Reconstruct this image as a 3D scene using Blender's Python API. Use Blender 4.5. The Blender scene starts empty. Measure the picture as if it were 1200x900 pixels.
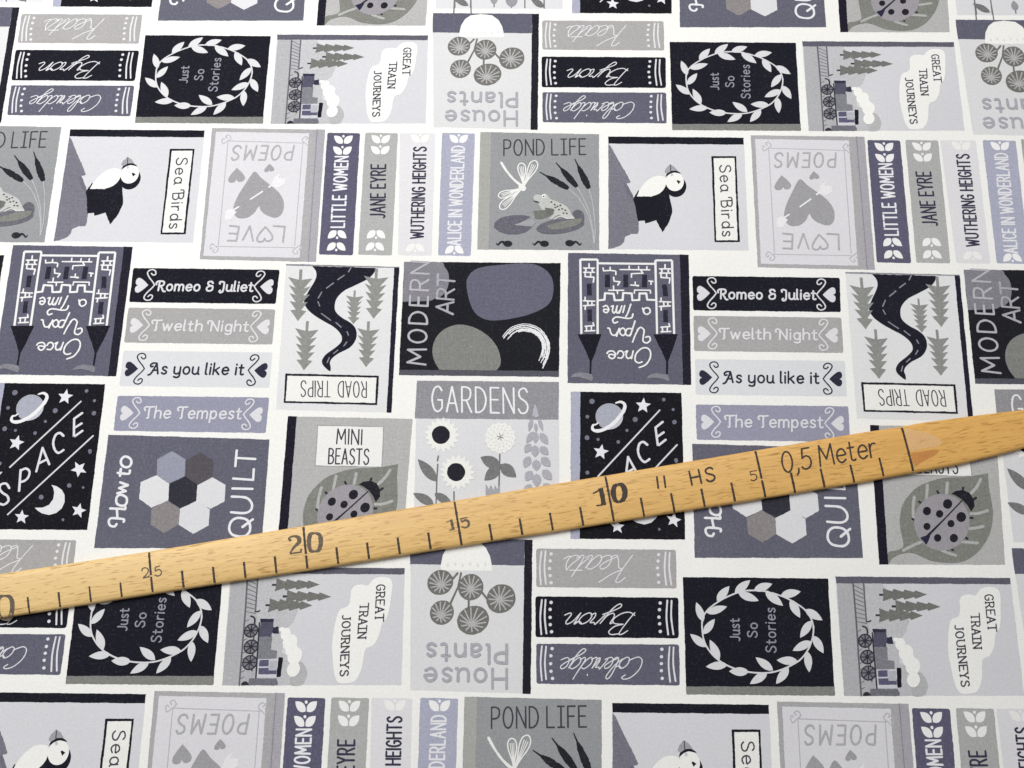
import bpy, math, random
import numpy as np
from mathutils import Matrix

random.seed(7)
sc = bpy.context.scene
COL = sc.collection

# ------------------------------------------------------------------ camera
# cotton print seen from above, tilted 19 degrees; metres, z = 0 is the cloth
A = 0.195                      # printed repeat, across (m)
RB = 1.02843277                # repeat down / repeat across
F, W, H = 1600.0, 1200.0, 900.0
RV = np.array([-0.338588893, 0.00627925936, 0.0163770992])
TV = np.array([-0.00254276792, -0.0112833840, 2.37331637])
_t = np.linalg.norm(RV); _k = RV / _t
_K = np.array([[0, -_k[2], _k[1]], [_k[2], 0, -_k[0]], [-_k[1], _k[0], 0]])
ROT = np.eye(3) + math.sin(_t) * _K + (1 - math.cos(_t)) * _K @ _K
CAMP = -ROT.T @ TV
FLIP = np.diag([1.0, -1.0, -1.0])
cam_data = bpy.data.cameras.new('camera')
cam = bpy.data.objects.new('camera', cam_data); COL.objects.link(cam)
cam_data.sensor_fit = 'HORIZONTAL'; cam_data.sensor_width = 36.0
cam_data.lens = F / W * 36.0
cam_data.clip_start = 0.01; cam_data.clip_end = 20.0
Rw = np.stack([ROT[0], -ROT[1], -ROT[2]], 1)
M = np.eye(4); M[:3, :3] = FLIP @ Rw; M[:3, 3] = FLIP @ CAMP * A
cam.matrix_world = Matrix(M.tolist())
sc.camera = cam

# ------------------------------------------------------------------ light
world = bpy.data.worlds.new('World'); sc.world = world; world.use_nodes = True
bg = world.node_tree.nodes['Background']
bg.inputs[0].default_value = (0.98, 0.985, 1.0, 1); bg.inputs[1].default_value = 0.25


def area_light(name, loc, target, size, power, color):
    d = bpy.data.lights.new(name, 'AREA'); d.shape = 'RECTANGLE'; d.size, d.size_y = size
    d.energy = power; d.color = color
    o = bpy.data.objects.new(name, d); COL.objects.link(o)
    o.location = loc
    v = np.array(target) - np.array(loc)
    from mathutils import Vector
    o.rotation_euler = Vector(v).to_track_quat('-Z', 'Y').to_euler()
    return o


area_light('window_light', (-0.21, 0.33, 0.60), (-0.05, 0.05, 0), (0.55, 0.45), 5.8, (1.0, 0.985, 0.96))
sc.view_settings.view_transform = 'Standard'; sc.view_settings.look = 'None'
sc.view_settings.exposure = 0.0; sc.view_settings.gamma = 1.0


# ------------------------------------------------------------------ materials
def lin(h):
    h = h.lstrip('#'); c = [int(h[i:i + 2], 16) / 255 for i in (0, 2, 4)]
    return [x / 12.92 if x <= .04045 else ((x + .055) / 1.055) ** 2.4 for x in c]


INK_GAIN = 0.93
_mats = {}


def ink(hexc, grain=1.0):
    """printed cotton: the ink colour broken up by the woven threads"""
    key = (hexc, grain)
    if key in _mats: return _mats[key]
    m = bpy.data.materials.new('printed_cotton_' + hexc.lstrip('#')); _mats[key] = m
    m.use_nodes = True; nt = m.node_tree; N = nt.nodes; Lk = nt.links
    b = N['Principled BSDF']; b.inputs['Roughness'].default_value = 0.92
    b.inputs['Specular IOR Level'].default_value = 0.12
    try: b.inputs['Sheen Weight'].default_value = 0.04
    except KeyError: pass
    geo = N.new('ShaderNodeNewGeometry')

    def noise(sx, sy, scale, detail=2.0):
        mp = N.new('ShaderNodeMapping'); mp.inputs['Scale'].default_value = (sx, sy, 1)
        Lk.new(geo.outputs['Position'], mp.inputs['Vector'])
        n = N.new('ShaderNodeTexNoise'); n.inputs['Scale'].default_value = scale
        n.inputs['Detail'].default_value = detail
        Lk.new(mp.outputs['Vector'], n.inputs['Vector'])
        return n.outputs['Fac']

    def mth(op, a, b_):
        x = N.new('ShaderNodeMath'); x.operation = op
        for i, v in enumerate((a, b_)):
            if isinstance(v, (int, float)): x.inputs[i].default_value = v
            else: Lk.new(v, x.inputs[i])
        return x.outputs[0]
    warp = noise(1.0, 0.12, 3300.0); weft = noise(0.12, 1.0, 3300.0)
    slub_a = noise(1.0, 0.03, 700.0, 1.0); slub_b = noise(0.03, 1.0, 700.0, 1.0)
    mott = noise(1, 1, 1300.0, 1.0); cloud = noise(1, 1, 60.0, 2.0)
    s = mth('ADD', mth('MULTIPLY', mth('ADD', warp, weft), 0.30),
            mth('ADD', mth('MULTIPLY', mth('ADD', slub_a, slub_b), 0.07), mth('ADD', mth('MULTIPLY', mott, 0.46), mth('MULTIPLY', cloud, 0.12))))
    # s averages about 0.66
    L = lin(hexc); g_ = sum(L) / 3; base = [(c * .87 + g_ * .13) * INK_GAIN for c in L] if hexc != CLOTH else [c * INK_GAIN for c in L]
    lum = sum(base) / 3
    amp = grain * (0.52 if lum < .3 else 0.36 if lum < .6 else 0.16)
    f = mth('ADD', mth('MULTIPLY', mth('SUBTRACT', s, 0.66), amp * 2.0), 1.0)
    vm = N.new('ShaderNodeVectorMath'); vm.operation = 'SCALE'
    vm.inputs[0].default_value = base; Lk.new(f, vm.inputs['Scale'])
    # dark inks let a little undyed thread show
    add = N.new('ShaderNodeVectorMath'); add.operation = 'ADD'
    Lk.new(vm.outputs[0], add.inputs[0])
    pw = mth('MULTIPLY', mth('MAXIMUM', mth('SUBTRACT', s, 0.70), 0.0), 0.13 * grain if lum < .3 else 0.0)
    Lk.new(pw, add.inputs[1])
    Lk.new(add.outputs[0], b.inputs['Base Color'])
    # the cloth lies not quite flat
    soft = noise(1, 1, 17.0, 1.0)
    b0 = N.new('ShaderNodeBump'); b0.inputs['Strength'].default_value = 0.5; b0.inputs['Distance'].default_value = 0.0042
    Lk.new(soft, b0.inputs['Height'])
    bp = N.new('ShaderNodeBump'); Lk.new(b0.outputs['Normal'], bp.inputs['Normal']); bp.inputs['Strength'].default_value = 0.35; bp.inputs['Distance'].default_value = 0.00012
    Lk.new(s, bp.inputs['Height']); Lk.new(bp.outputs['Normal'], b.inputs['Normal'])
    return m


CLOTH = '#f6f6f3'; NAVY = '#1b1b27'; SLATE = '#626275'; PURPLE = '#5f5d76'; MID = '#adabac'
PALE = '#dadbe1'; LILAC = '#dfdee4'; LAV = '#adb0c6'; LAVD = '#999ab1'; WHITE = '#f1f1f1'
FIR = '#919390'; LEAF = '#83867f'; PLANT = '#757471'; ROCK = '#7b7a88'; TEXTGREY = '#ababb9'


# ------------------------------------------------------------------ tracing helpers
def unproj(x, y, z=0.0):
    """photo pixel -> point of the plane z (metres above the cloth), in repeats"""
    d = ROT.T @ np.array([(x - 600) / F, (y - 450) / F, 1.0]); t = ROT.T @ TV
    s = (-z / A + t[2]) / d[2]
    return (s * d - t)[:2]


def to_pix(p):
    q = ROT @ np.array([p[0], p[1], 0.0]) + TV
    return 600 + F * q[0] / q[2], 450 + F * q[1] / q[2]


class View:
    """a 6x enlargement of the photograph, its corner at (ox, oy), over repeat (i, j)"""
    def __init__(s, ox, oy, i=0, j=0, sc_=6.0): s.o = (ox, oy, i, j, sc_)

    def pt(s, p):
        ox, oy, i, j, k = s.o
        u = unproj(ox + p[0] / k, oy + p[1] / k)
        return np.array([u[0] - i, -(u[1] - j * RB)]) * A     # metres, y up

    def pts(s, P): return [s.pt(p) for p in P]

    def k(s, p):
        a = s.pt(p); return (np.linalg.norm(s.pt((p[0] + 20, p[1])) - a) + np.linalg.norm(s.pt((p[0], p[1] + 20)) - a)) / 40


def catmull(P, closed=False, n=6):
    P = [np.array(p, float) for p in P]; out = []; N = len(P)
    segs = N if closed else N - 1
    for i in range(segs):
        if closed: a, b, c, d = P[(i - 1) % N], P[i], P[(i + 1) % N], P[(i + 2) % N]
        else: a, b, c, d = P[max(i - 1, 0)], P[i], P[i + 1], P[min(i + 2, N - 1)]
        for k in range(n):
            t = k / n
            out.append(.5 * (2 * b + (c - a) * t + (2 * a - 5 * b + 4 * c - d) * t * t + (3 * b - a - 3 * c + d) * t ** 3))
    if not closed: out.append(P[-1])
    return out


def parse(s):
    """'x,y x,y; ~x,y ...' -> [(points, closed)]; ~ smooth, o smooth and closed, c closed"""
    res = []
    for st in s.split(';'):
        st = st.strip()
        if not st: continue
        mode = st[0] if st[0] in '~oc' else ''
        P = [tuple(float(v) for v in q.split(',')) for q in st[len(mode):].split()]
        if mode == '~': res.append((catmull(P), False))
        elif mode == 'o': res.append((catmull(P, True), True))
        else: res.append(([np.array(p) for p in P], mode == 'c'))
    return res


def rag(P, amp=4.5e-5, step=6e-4):
    """print edge: a slightly uneven line where the ink meets the weave"""
    out = []; n = len(P)
    for i in range(n):
        a, b = P[i], P[(i + 1) % n]; d = b - a; l = np.linalg.norm(d)
        out.append(a)
        m = int(l / step)
        if m < 2: continue
        nn = np.array([-d[1], d[0]]) / l; ph = random.random() * 6
        for k in range(1, m):
            w = amp * (random.gauss(0, .8) + .9 * math.sin(ph + k * .31))
            out.append(a + d * k / m + nn * w)
    return out


class Shape:
    """flat printed shapes collected into one mesh; later ones lie a hair above earlier ones"""
    DZ = 8e-7

    def __init__(s): s.v = []; s.f = []; s.m = []; s.z = 0.0; s.top = 0.0; s.mats = []

    def mi(s, mat):
        if mat not in s.mats: s.mats.append(mat)
        return s.mats.index(mat)

    def face(s, P, mat):
        P = [p + np.array([random.gauss(0, 1.1e-5), random.gauss(0, 1.1e-5)]) for p in P]
        a = 0.0
        for i in range(len(P)):
            p, q = P[i], P[(i + 1) % len(P)]; a += p[0] * q[1] - q[0] * p[1]
        if a < 0: P = P[::-1]
        b = len(s.v); s.v += [(p[0], p[1], s.z) for p in P]
        s.f.append(list(range(b, b + len(P)))); s.m.append(s.mi(mat)); s.z += s.DZ; s.top = max(s.top, s.z)

    def ribbon(s, P, w, mat, closed=False, cap=True):
        P = list(P)
        if not hasattr(w, '__len__') and len(P) > 2:
            cut = []
            for i in range(1, len(P) - 1):
                a, c = P[i] - P[i - 1], P[i + 1] - P[i]; la, lc = np.linalg.norm(a), np.linalg.norm(c)
                if la > 1e-9 and lc > 1e-9 and a @ c / la / lc < .55: cut.append(i)
            if cut:
                if closed: P = P + [P[0]]; closed = False
                e = [0] + cut + [len(P) - 1]
                for a, c in zip(e[:-1], e[1:]): s.ribbon(P[a:c + 1], w, mat, cap=cap)
                return
        Q = [P[0]]
        for p in P[1:]:
            if np.linalg.norm(p - Q[-1]) > 2e-5: Q.append(p)
        if closed and np.linalg.norm(Q[0] - Q[-1]) < 2e-5: Q.pop()
        P = Q; n = len(P)
        if n < 2: return
        ws = w if hasattr(w, '__len__') else [w] * n
        if len(ws) != n: ws = np.interp(np.linspace(0, 1, n), np.linspace(0, 1, len(ws)), ws)
        Lf, Rt = [], []
        for i in range(n):
            if closed: a, c = P[(i - 1) % n], P[(i + 1) % n]
            else: a, c = P[max(i - 1, 0)], P[min(i + 1, n - 1)]
            d1 = P[i] - a; d2 = c - P[i]
            if np.linalg.norm(d1) < 1e-9: d1 = d2
            if np.linalg.norm(d2) < 1e-9: d2 = d1
            d1 = d1 / np.linalg.norm(d1); d2 = d2 / np.linalg.norm(d2)
            t = d1 + d2; l = np.linalg.norm(t)
            t = d1 if l < .3 else t / l
            nn = np.array([-t[1], t[0]]); c_ = max(.55, abs(nn @ np.array([-d1[1], d1[0]])))
            h = ws[i] / 2 / c_ * (1 + random.gauss(0, .06))
            Lf.append(P[i] + nn * h); Rt.append(P[i] - nn * h)
        b = len(s.v); k = s.mi(mat)
        for i, (l, r) in enumerate(zip(Lf, Rt)): s.v += [(l[0], l[1], s.z + i * 4e-7), (r[0], r[1], s.z + i * 4e-7)]
        s.top = max(s.top, s.z + n * 4e-7)
        for i in range(n if closed else n - 1):
            j = (i + 1) % n
            s.f.append([b + 2 * i + 1, b + 2 * j + 1, b + 2 * j, b + 2 * i]); s.m.append(k)
        if cap and not closed:
            for end, nb in ((0, 1), (n - 1, n - 2)):
                d = P[end] - P[nb]; a0 = math.atan2(d[1], d[0]); r = ws[end] / 2
                arc = [(P[end][0] + r * math.cos(a0 + t), P[end][1] + r * math.sin(a0 + t), s.z + end * 4e-7) for t in (-1.0, -.5, 0, .5, 1.0)]
                bb = len(s.v); s.v += arc
                l, rr = (b + 2 * end, b + 2 * end + 1)
                ring = [l] + list(range(bb, bb + 5)) + [rr] if end == 0 else [rr] + list(range(bb, bb + 5)) + [l]
                s.f.append(ring); s.m.append(k)
        s.z += s.DZ; s.top = max(s.top, s.z)

    def mesh(s, name, org=(0, 0)):
        me = bpy.data.meshes.new(name)
        me.from_pydata([(x - org[0], y - org[1], z) for x, y, z in s.v], [], s.f)
        for m in s.mats: me.materials.append(m)
        for p, i in zip(me.polygons, s.m): p.material_index = i
        me.update(); return me


# ------------------------------------------------------------------ a single-stroke alphabet (cap height 10)
GL = {
 'A': (6, "0,0 3,10 6,0;1.1,3.4 4.9,3.4"),
 'B': (5.4, "0,0 0,10;~0,10 2.6,9.9 4.4,8.9 4.6,7.2 3.6,5.7 2.2,5.3 0,5.2;~0,5.2 2.8,5.2 4.8,4.2 5.3,2.6 4.6,0.9 2.8,0.1 0,0"),
 'C': (5.6, "~5.6,8.4 4.4,9.7 3,10 1.2,8.8 0.2,5 1.2,1.2 3,0 4.5,0.3 5.7,1.7"),
 'D': (5.8, "0,0 0,10;~0,10 2.4,9.8 4.6,8.2 5.6,5 4.6,1.8 2.4,0.2 0,0"),
 'E': (4.6, "4.6,10 0,10 0,0 4.6,0;0,5.2 4,5.2"),
 'F': (4.6, "4.6,10 0,10 0,0;0,5.2 3.8,5.2"),
 'G': (5.8, "~5.5,8.4 4.4,9.7 3,10 1.2,8.8 0.2,5 1.2,1.2 3,0 4.6,0.5 5.7,1.7;5.7,1.5 5.7,4.6 3.4,4.6"),
 'H': (5.8, "0,0 0,10;5.8,0 5.8,10;0,5.2 5.8,5.2"),
 'I': (0.2, "0.1,0 0.1,10"),
 'J': (3.6, "~3.5,10 3.5,3 3,0.9 1.6,0 0,0.7"),
 'K': (5.5, "0,0 0,10;5.3,10 0,4.6;1.8,6.2 5.6,0"),
 'L': (4.6, "0,10 0,0 4.6,0"),
 'M': (7.2, "0,0 0.6,10 3.6,3 6.6,10 7.2,0"),
 'N': (5.8, "0,0 0,10 5.8,0 5.8,10"),
 'O': (6.2, "o3.1,10 1,8.6 0.1,5 1,1.4 3.1,0 5.2,1.4 6.1,5 5.2,8.6"),
 'P': (5, "0,0 0,10;~0,10 2.8,9.9 4.6,9 5,7.3 4.4,5.5 2.8,4.6 0,4.5"),
 'R': (5.2, "0,0 0,10;~0,10 2.8,9.9 4.5,9 4.8,7.3 4.2,5.6 2.8,4.8 0,4.7;2.4,4.7 5.2,0"),
 'S': (5.2, "~5,8.6 4.1,9.8 2.7,10 1,9.2 0.5,7.7 1.2,6.2 2.8,5.3 4.5,4.2 5.2,2.6 4.5,0.8 2.8,0 1.2,0.3 0.1,1.7"),
 'T': (5.8, "0,10 5.8,10;2.9,10 2.9,0"),
 'U': (5.8, "~0,10 0,3.4 0.6,1.1 2.9,0 5.2,1.1 5.8,3.4 5.8,10"),
 'V': (5.8, "0,10 2.9,0 5.8,10"),
 'W': (8, "0,10 2,0 4,8 6,0 8,10"),
 'Y': (5.4, "0,10 2.7,5 5.4,10;2.7,5 2.7,0"),
 '&': (5.5, "~5,8.2 4,9.8 1.6,9.8 0.9,8 2.2,6 4.3,5.4 2.2,5 0.4,3 1,0.6 3,0 5,1 5.4,3.2 5,5.2"),
 'a': (4.6, "o4.4,3.3 3.6,5.9 2.3,6.6 0.8,5.6 0.2,3.3 0.8,1 2.3,0 3.6,0.8;~4.4,6.5 4.4,2 4.6,0.5 5.2,0.1"),
 'd': (4.6, "o4.4,3.3 3.6,5.9 2.3,6.6 0.8,5.6 0.2,3.3 0.8,1 2.3,0 3.6,0.8;4.5,10.4 4.5,0"),
 'e': (4.6, "~0.3,3.5 4.5,3.6 4.4,5 3.6,6.3 2.3,6.6 0.8,5.5 0.2,3.3 0.9,1 2.5,0 4.5,1.1"),
 'g': (4.6, "o4.4,3.3 3.6,5.9 2.3,6.6 0.8,5.6 0.2,3.3 0.8,1 2.3,0 3.6,0.8;~4.5,6.5 4.5,-1 4,-2.6 2.4,-3.2 0.6,-2.4"),
 'h': (4.4, "0,10.4 0,0;~0,4 0.8,5.9 2.4,6.6 3.9,5.8 4.3,4 4.3,0"),
 'i': (0.4, "0.2,6.5 0.2,0;0.2,9 0.2,9.1"),
 'k': (4.2, "0,10.4 0,0;3.9,6.4 0,2.8;1.3,4 4.2,0"),
 'l': (0.9, "~0,10.4 0,1.4 0.3,0.3 1,0.1"),
 'm': (7.2, "0,6.5 0,0;~0,4.4 0.8,6 2,6.6 3.2,5.8 3.5,4 3.5,0;~3.5,4.4 4.3,6 5.5,6.6 6.7,5.8 7.1,4 7.1,0"),
 'n': (4.3, "0,6.5 0,0;~0,4 0.8,5.9 2.3,6.6 3.8,5.8 4.2,4 4.2,0"),
 'o': (4.8, "o2.4,6.6 0.8,5.7 0.1,3.3 0.8,0.9 2.4,0 4,0.9 4.7,3.3 4,5.7"),
 'p': (4.6, "o4.4,3.3 3.7,5.8 2.3,6.6 0.9,5.7 0.2,3.3 0.9,0.9 2.3,0 3.7,0.8;0.1,6.5 0.1,-3.4"),
 'r': (3, "0,6.5 0,0;~0,3.8 0.6,5.6 1.7,6.5 3,6.3"),
 's': (3.6, "~3.4,5.6 2.8,6.4 1.8,6.6 0.6,6 0.4,4.8 1.2,3.8 2.4,3.1 3.3,2.3 3.4,1.1 2.6,0.2 1.5,0 0.1,0.9"),
 't': (3.2, "~1.2,9 1.2,1.6 1.6,0.3 2.6,0 3.3,0.4;-0.2,6.4 3,6.4"),
 'u': (4.3, "~0,6.5 0,2.4 0.5,0.7 2,0 3.5,0.8 4.2,2.5;~4.2,6.5 4.2,1 4.5,0.2 5,0"),
 'w': (6.4, "0,6.5 1.6,0 3.2,6 4.8,0 6.4,6.5"),
 'y': (4.5, "~0,6.5 0,2.6 0.5,0.8 2.1,0.1 3.6,0.9 4.4,2.6;~4.4,6.5 4.4,-0.6 3.8,-2.6 2.2,-3.2 0.4,-2.6"),
 ',': (1.2, "~1,0.8 0.8,-0.8 0,-2"), '0': (5.4, "o2.7,10 0.9,8.6 0.1,5 0.9,1.4 2.7,0 4.5,1.4 5.3,5 4.5,8.6"),
 '5': (5, "4.6,10 1,10 0.6,5.4;~0.6,5.4 2.4,6.3 4.2,5.4 4.9,3.3 4.2,1 2.4,0 0.8,0.3 0,1.2"),
}
# swash capitals of the bookshelf spines
SW = {
 'R': (5.8, "1.2,0 1.2,9.6;~-1.2,6.4 -1.4,8.4 0,9.8 2.2,10 4.6,9.4 5.2,7.4 4.2,5.4 1.6,4.8;~2.6,4.8 4.2,2 5.4,-0.6 7,-1"),
 'J': (4, "~0,7.6 -0.3,9.4 1.2,10 3.2,9.2 3.6,7 3.6,2 3,-0.8 1.4,-1.6 0.4,-0.6 1,0.6"),
 'T': (5.6, "~0.2,6.6 -0.6,8.6 0.6,9.9 3,9.7 6.4,10;~3.2,9.7 3,5 3.2,0.4 2.2,0"),
 'N': (6.4, "~-1.6,7 -1.8,9.2 -0.2,10 1.2,8.8;1.2,0 1.2,9.2 6.2,0 6.2,10"),
 'A': (7, "~-0.5,-1.2 1,-0.4 2.2,2 3.6,6 4.6,9.6;4.6,9.6 6.6,0;2.4,3.2 5.8,3.4;~4.6,9.7 2,9.9 0.2,8.4 0.6,6.6 2,6.8"),
}
SW2 = dict(GL); SW2.update(SW)
SEA = dict(GL); SEA['B'] = (5.6, "1,0 1,9.6;~-1.4,7 -1,9.6 1.4,10 4,9.8 5.2,8.4 4.4,6 1.2,5.4;~1.2,5.4 4.6,5.2 5.6,2.8 4.4,0.4 1,0")
HUM = dict(GL)
HUM['a'] = (4.2, "~0.5,5.6 2,6.6 3.6,6 3.9,4.4 3.9,0;~3.9,3.8 1.8,3.7 0.3,2.6 0.3,1 1.6,0 3.2,0.6 3.9,2")
POND = dict(GL); POND['I'] = (4, "2,0 2,10;0,10 4,10;0,0 4,0")


CUR = {
 'K': (5.6, "~0,8.4 1,10 2,9.4 1.8,5 1,0;~6.2,10 4,7 1.8,5.2 3,4.6 4,2 5.2,0 6.4,0.6"), 'B': (5.6, "~0,8.4 1,10 2,9.6 1.6,4 1,0;~1.9,9.8 4,10.2 5.2,8.8 4.4,6.4 2.4,5.4;~2.4,5.4 5,5 6,3 4.6,0.4 2.6,-0.2 0.6,1.2"),
 'C': (5.2, "~4.4,8.2 5.2,9.4 4,10.2 1.8,9 0.4,5.6 0.8,1.8 2.6,0 4.6,0.8 5.6,1.6"), 'e': (3.0, "~-0.6,0.6 1.5,2.2 2.6,4 1.8,5.2 0.6,4 0.6,1.4 1.8,0 3.6,1"),
 'a': (4.2, "~3.3,4.4 1.9,5.2 0.5,3.4 0.4,1.2 1.4,0 2.6,1.6 3.4,4.8;~3.4,4.8 3,1.2 3.6,0 4.8,1"), 't': (2.6, "~-0.2,1 1.2,4 1.8,8;~1.8,8 1.2,2 1.6,0 3,1;0,5.6 3.2,5.6"),
 's': (2.8, "~-0.4,0.8 1,3.4 1.6,5.6;~1.6,5.6 2.5,3 2.3,0.8 1,0 -0.2,0.8;~2.2,0.4 3,0.5 3.8,1.4"), 'y': (4, "~0,4.4 0.8,5 0.8,1.6 1.8,0.2 3,1.6 3.6,5;~3.6,5 2.8,-1 1.6,-4 0.6,-3.6 1,-2 4.4,0.8"),
 'r': (3.2, "~-0.2,1 0.8,4.6 1.2,5.4 1.7,4.5 2.8,4.5 2.4,2 2.8,0.2 3.8,1"), 'o': (3.6, "o1.9,5.2 0.5,3.8 0.4,1.2 1.6,0 3,1.4 3.2,3.8;~1.9,5.1 3,4.0 4.2,4.6"),
 'n': (4.2, "~-0.2,4 0.6,5.2 0.6,2.5 0.6,0;~0.6,0 1.4,3.8 2.6,5.2 3.3,4 3,1 3.6,0 4.8,1"), 'l': (2.2, "~-0.4,0.8 1.4,4 2.4,8.6 1.6,10 0.8,8 0.8,1.6 1.6,0 2.8,1"),
 'i': (1.8, "~-0.4,0.8 0.8,5;~0.8,5 0.6,1 1.2,0 2.4,1;1.4,7.8 1.4,7.9"), 'd': (4.2, "~3.3,4.4 1.9,5.2 0.5,3.4 0.4,1.2 1.4,0 2.6,1.6 3.4,4.8 4,10;~3.4,4.8 3,1.2 3.6,0 4.8,1"),
 'g': (4, "~3.3,4.4 1.9,5.2 0.5,3.4 0.4,1.2 1.4,0 2.6,1.6 3.4,4.8;~3.4,4.8 2.8,-1 1.6,-4 0.4,-3.4 1.2,-1.6 4.4,1"),
}


def add_text(sh, view, s, p0, p1, top, w, mat, font=GL, gap=1.9, space=3.2, serif=False, plane=None, slant=0.0):
    """strokes of s fitted between two baseline points; top fixes the cap height"""
    pt = plane or view.pt
    o = pt(p0); ex = pt(p1) - o; ey = pt(top) - o
    xs = []; x = 0.0
    for c in s:
        if c == ' ': x += space; xs.append(None); continue
        xs.append(x); x += font[c][0] + gap
    total = x - gap
    wm = w * (view.k(p0) if view else 1.0)
    for c, xo in zip(s, xs):
        if xo is None: continue
        for P, cl in parse(font[c][1]):
            Q = [o + ex * ((p[0] + xo + slant * p[1]) / total) + ey * (p[1] / 10) for p in P]
            if plane and len(Q) > 1:
                D = []
                for a, c_ in zip(Q[:-1], Q[1:]):
                    m_ = max(1, int(np.linalg.norm(c_ - a) / 3e-4)); D += [a + (c_ - a) * i / m_ for i in range(m_)]
                Q = D + [Q[-1]]
            if len(Q) == 2 and np.linalg.norm(Q[1] - Q[0]) < wm: Q[1] = Q[0] + ey * 0.05
            sh.ribbon(Q, wm, mat, closed=cl)
            if serif and not cl:
                e = ex / np.linalg.norm(ex)
                for p, q in ((P[0], Q[0]), (P[-1], Q[-1])):
                    if abs(p[1]) < .1 or abs(p[1] - 10) < .1:
                        sh.ribbon([q - e * wm * 1.2, q + e * wm * 1.2], wm * .9, mat, cap=False)


# ------------------------------------------------------------------ books printed on the cloth
BOOKS = []


class Book:
    def __init__(s, name, label, view):
        s.name, s.label, s.v = name, label, view
        s.base = Shape(); s.parts = []; BOOKS.append(s)

    def P(s, P): return s.v.pts(P)

    def part(s, name, label=None):
        sh = Shape(); s.parts.append((name, sh, label)); return sh

    def poly(s, sh, txt, mat, view=None, smooth=False, edge=True):
        v = view or s.v
        for P, cl in parse(txt):
            Q = v.pts(P); sh.face(rag(Q) if edge else Q, ink(mat) if isinstance(mat, str) else mat)

    def line(s, sh, txt, w, mat, view=None, cap=True):
        v = view or s.v
        for P, cl in parse(txt):
            k = v.k(P[0]); ww = [x * k for x in w] if hasattr(w, '__len__') else w * k
            sh.ribbon(v.pts(P), ww, ink(mat), closed=cl, cap=cap)

    def ell(s, sh, cx, cy, rx, ry, mat, rot=0, n=26, wob=0.0):
        c, si = math.cos(math.radians(rot)), math.sin(math.radians(rot)); P = []
        for i in range(n):
            a = 2 * math.pi * i / n; r = 1 + random.uniform(-wob, wob)
            x, y = rx * r * math.cos(a), ry * r * math.sin(a); P.append((cx + x * c - y * si, cy + x * si + y * c))
        sh.face(s.P(P), ink(mat))

    def leaf(s, sh, a, b, w, mat, n=7):
        a, b = np.array(a, float), np.array(b, float); d = b - a; nn = np.array([-d[1], d[0]]) / np.linalg.norm(d)
        up, dn = [], []
        for i in range(n + 1):
            t = i / n; h = w / 2 * math.sin(math.pi * t ** .85) ** .85
            up.append(a + d * t + nn * h); dn.append(a + d * t - nn * h)
        sh.face(s.P(up + dn[::-1][1:-1]), ink(mat))

    def heart(s, sh, tip, c, w, mat, outline=None):
        """heart with its point at tip and the cleft towards c"""
        tip, c = np.array(tip, float), np.array(c, float); d = c - tip; nn = np.array([-d[1], d[0]]) / np.linalg.norm(d)
        R = [(0, 0), (.42, .30), (.80, .49), (1.06, .46), (1.17, .27), (1.12, .09), (.93, 0)]
        R = catmull(R, n=4); P = [tip + d * t + nn * h * w for t, h in R] + [tip + d * t - nn * h * w for t, h in R[::-1][1:-1]]
        if outline: sh.ribbon(s.P(P), outline * s.v.k(tip), ink(mat), closed=True)
        else: sh.face(s.P(P), ink(mat))

    def text(s, sh, t, p0, p1, top, w, mat, **kw): add_text(sh, kw.pop('view', s.v), t, p0, p1, top, w, ink(mat), **kw)


def rrect(c, r=18, n=4):
    """rounded rectangle from four corners TL TR BR BL, as path text"""
    P = [np.array(p, float) for p in c]; out = []
    for i in range(4):
        a, b, d = P[i - 1], P[i], P[(i + 1) % 4]
        u = (a - b) / np.linalg.norm(a - b); w = (d - b) / np.linalg.norm(d - b)
        for k in range(n + 1):
            t = k / n; out.append(b + u * r * (1 - t) ** 2 + w * r * t ** 2)
    return ' '.join('%.1f,%.1f' % tuple(p) for p in out)


# --- three poetry spines, written upside down
def poet(label, view, corners, bg, script, ww, dots, fg, sl):
    b = Book('book_spine', label, view)
    b.poly(b.base, rrect(corners), bg)
    for side in (0, 1):
        o = b.part('spine_bands')
        for (x0, x1, y0, y1) in sl[2 * side:2 * side + 2]: b.line(o, '~%g,%g %g,%g %g,%g' % (x0, y0, (x0 + x1) / 2 - 9, (y0 + y1) / 2, x1, y1), 12, fg)
        for x, y in dots[5 * side:5 * side + 5]: b.ell(o, x, y, 12, 12, fg, n=12)
    t = b.part('title'); b.text(t, *script, ww - 1.5, fg, font=CUR, gap=-.15, slant=.36)


VK = View(610, 635, 1, 1); VK2 = View(610, 670, 1, 1)
poet('mid grey book spine with white script and banded ends', VK, [(110, 47), (1092, 55), (1098, 328), (110, 318)], MID,
     ('Keats', (815, 94), (345, 94), (815, 284)), 9,
     [(215, 85), (209, 134), (204, 187), (208, 238), (215, 287), (971, 90), (967, 135), (963, 183), (968, 232), (972, 285)], '#e4e3e6',
     [(147, 143, 68, 300), (176, 178, 65, 296), (1020, 1024, 75, 302), (1049, 1060, 78, 300)])
poet('black book spine with white script and banded ends', VK, [(105, 383), (1110, 392), (1112, 678), (105, 670)], NAVY,
     ('Byron', (828, 498), (335, 500), (828, 648)), 9,
     [(215, 426), (208, 475), (208, 531), (209, 582), (218, 632), (982, 430), (977, 477), (973, 529), (978, 576), (983, 630)], '#e2e2e7',
     [(150, 146, 408, 650), (176, 182, 408, 644), (1032, 1038, 412, 652), (1062, 1075, 414, 650)])
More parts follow.
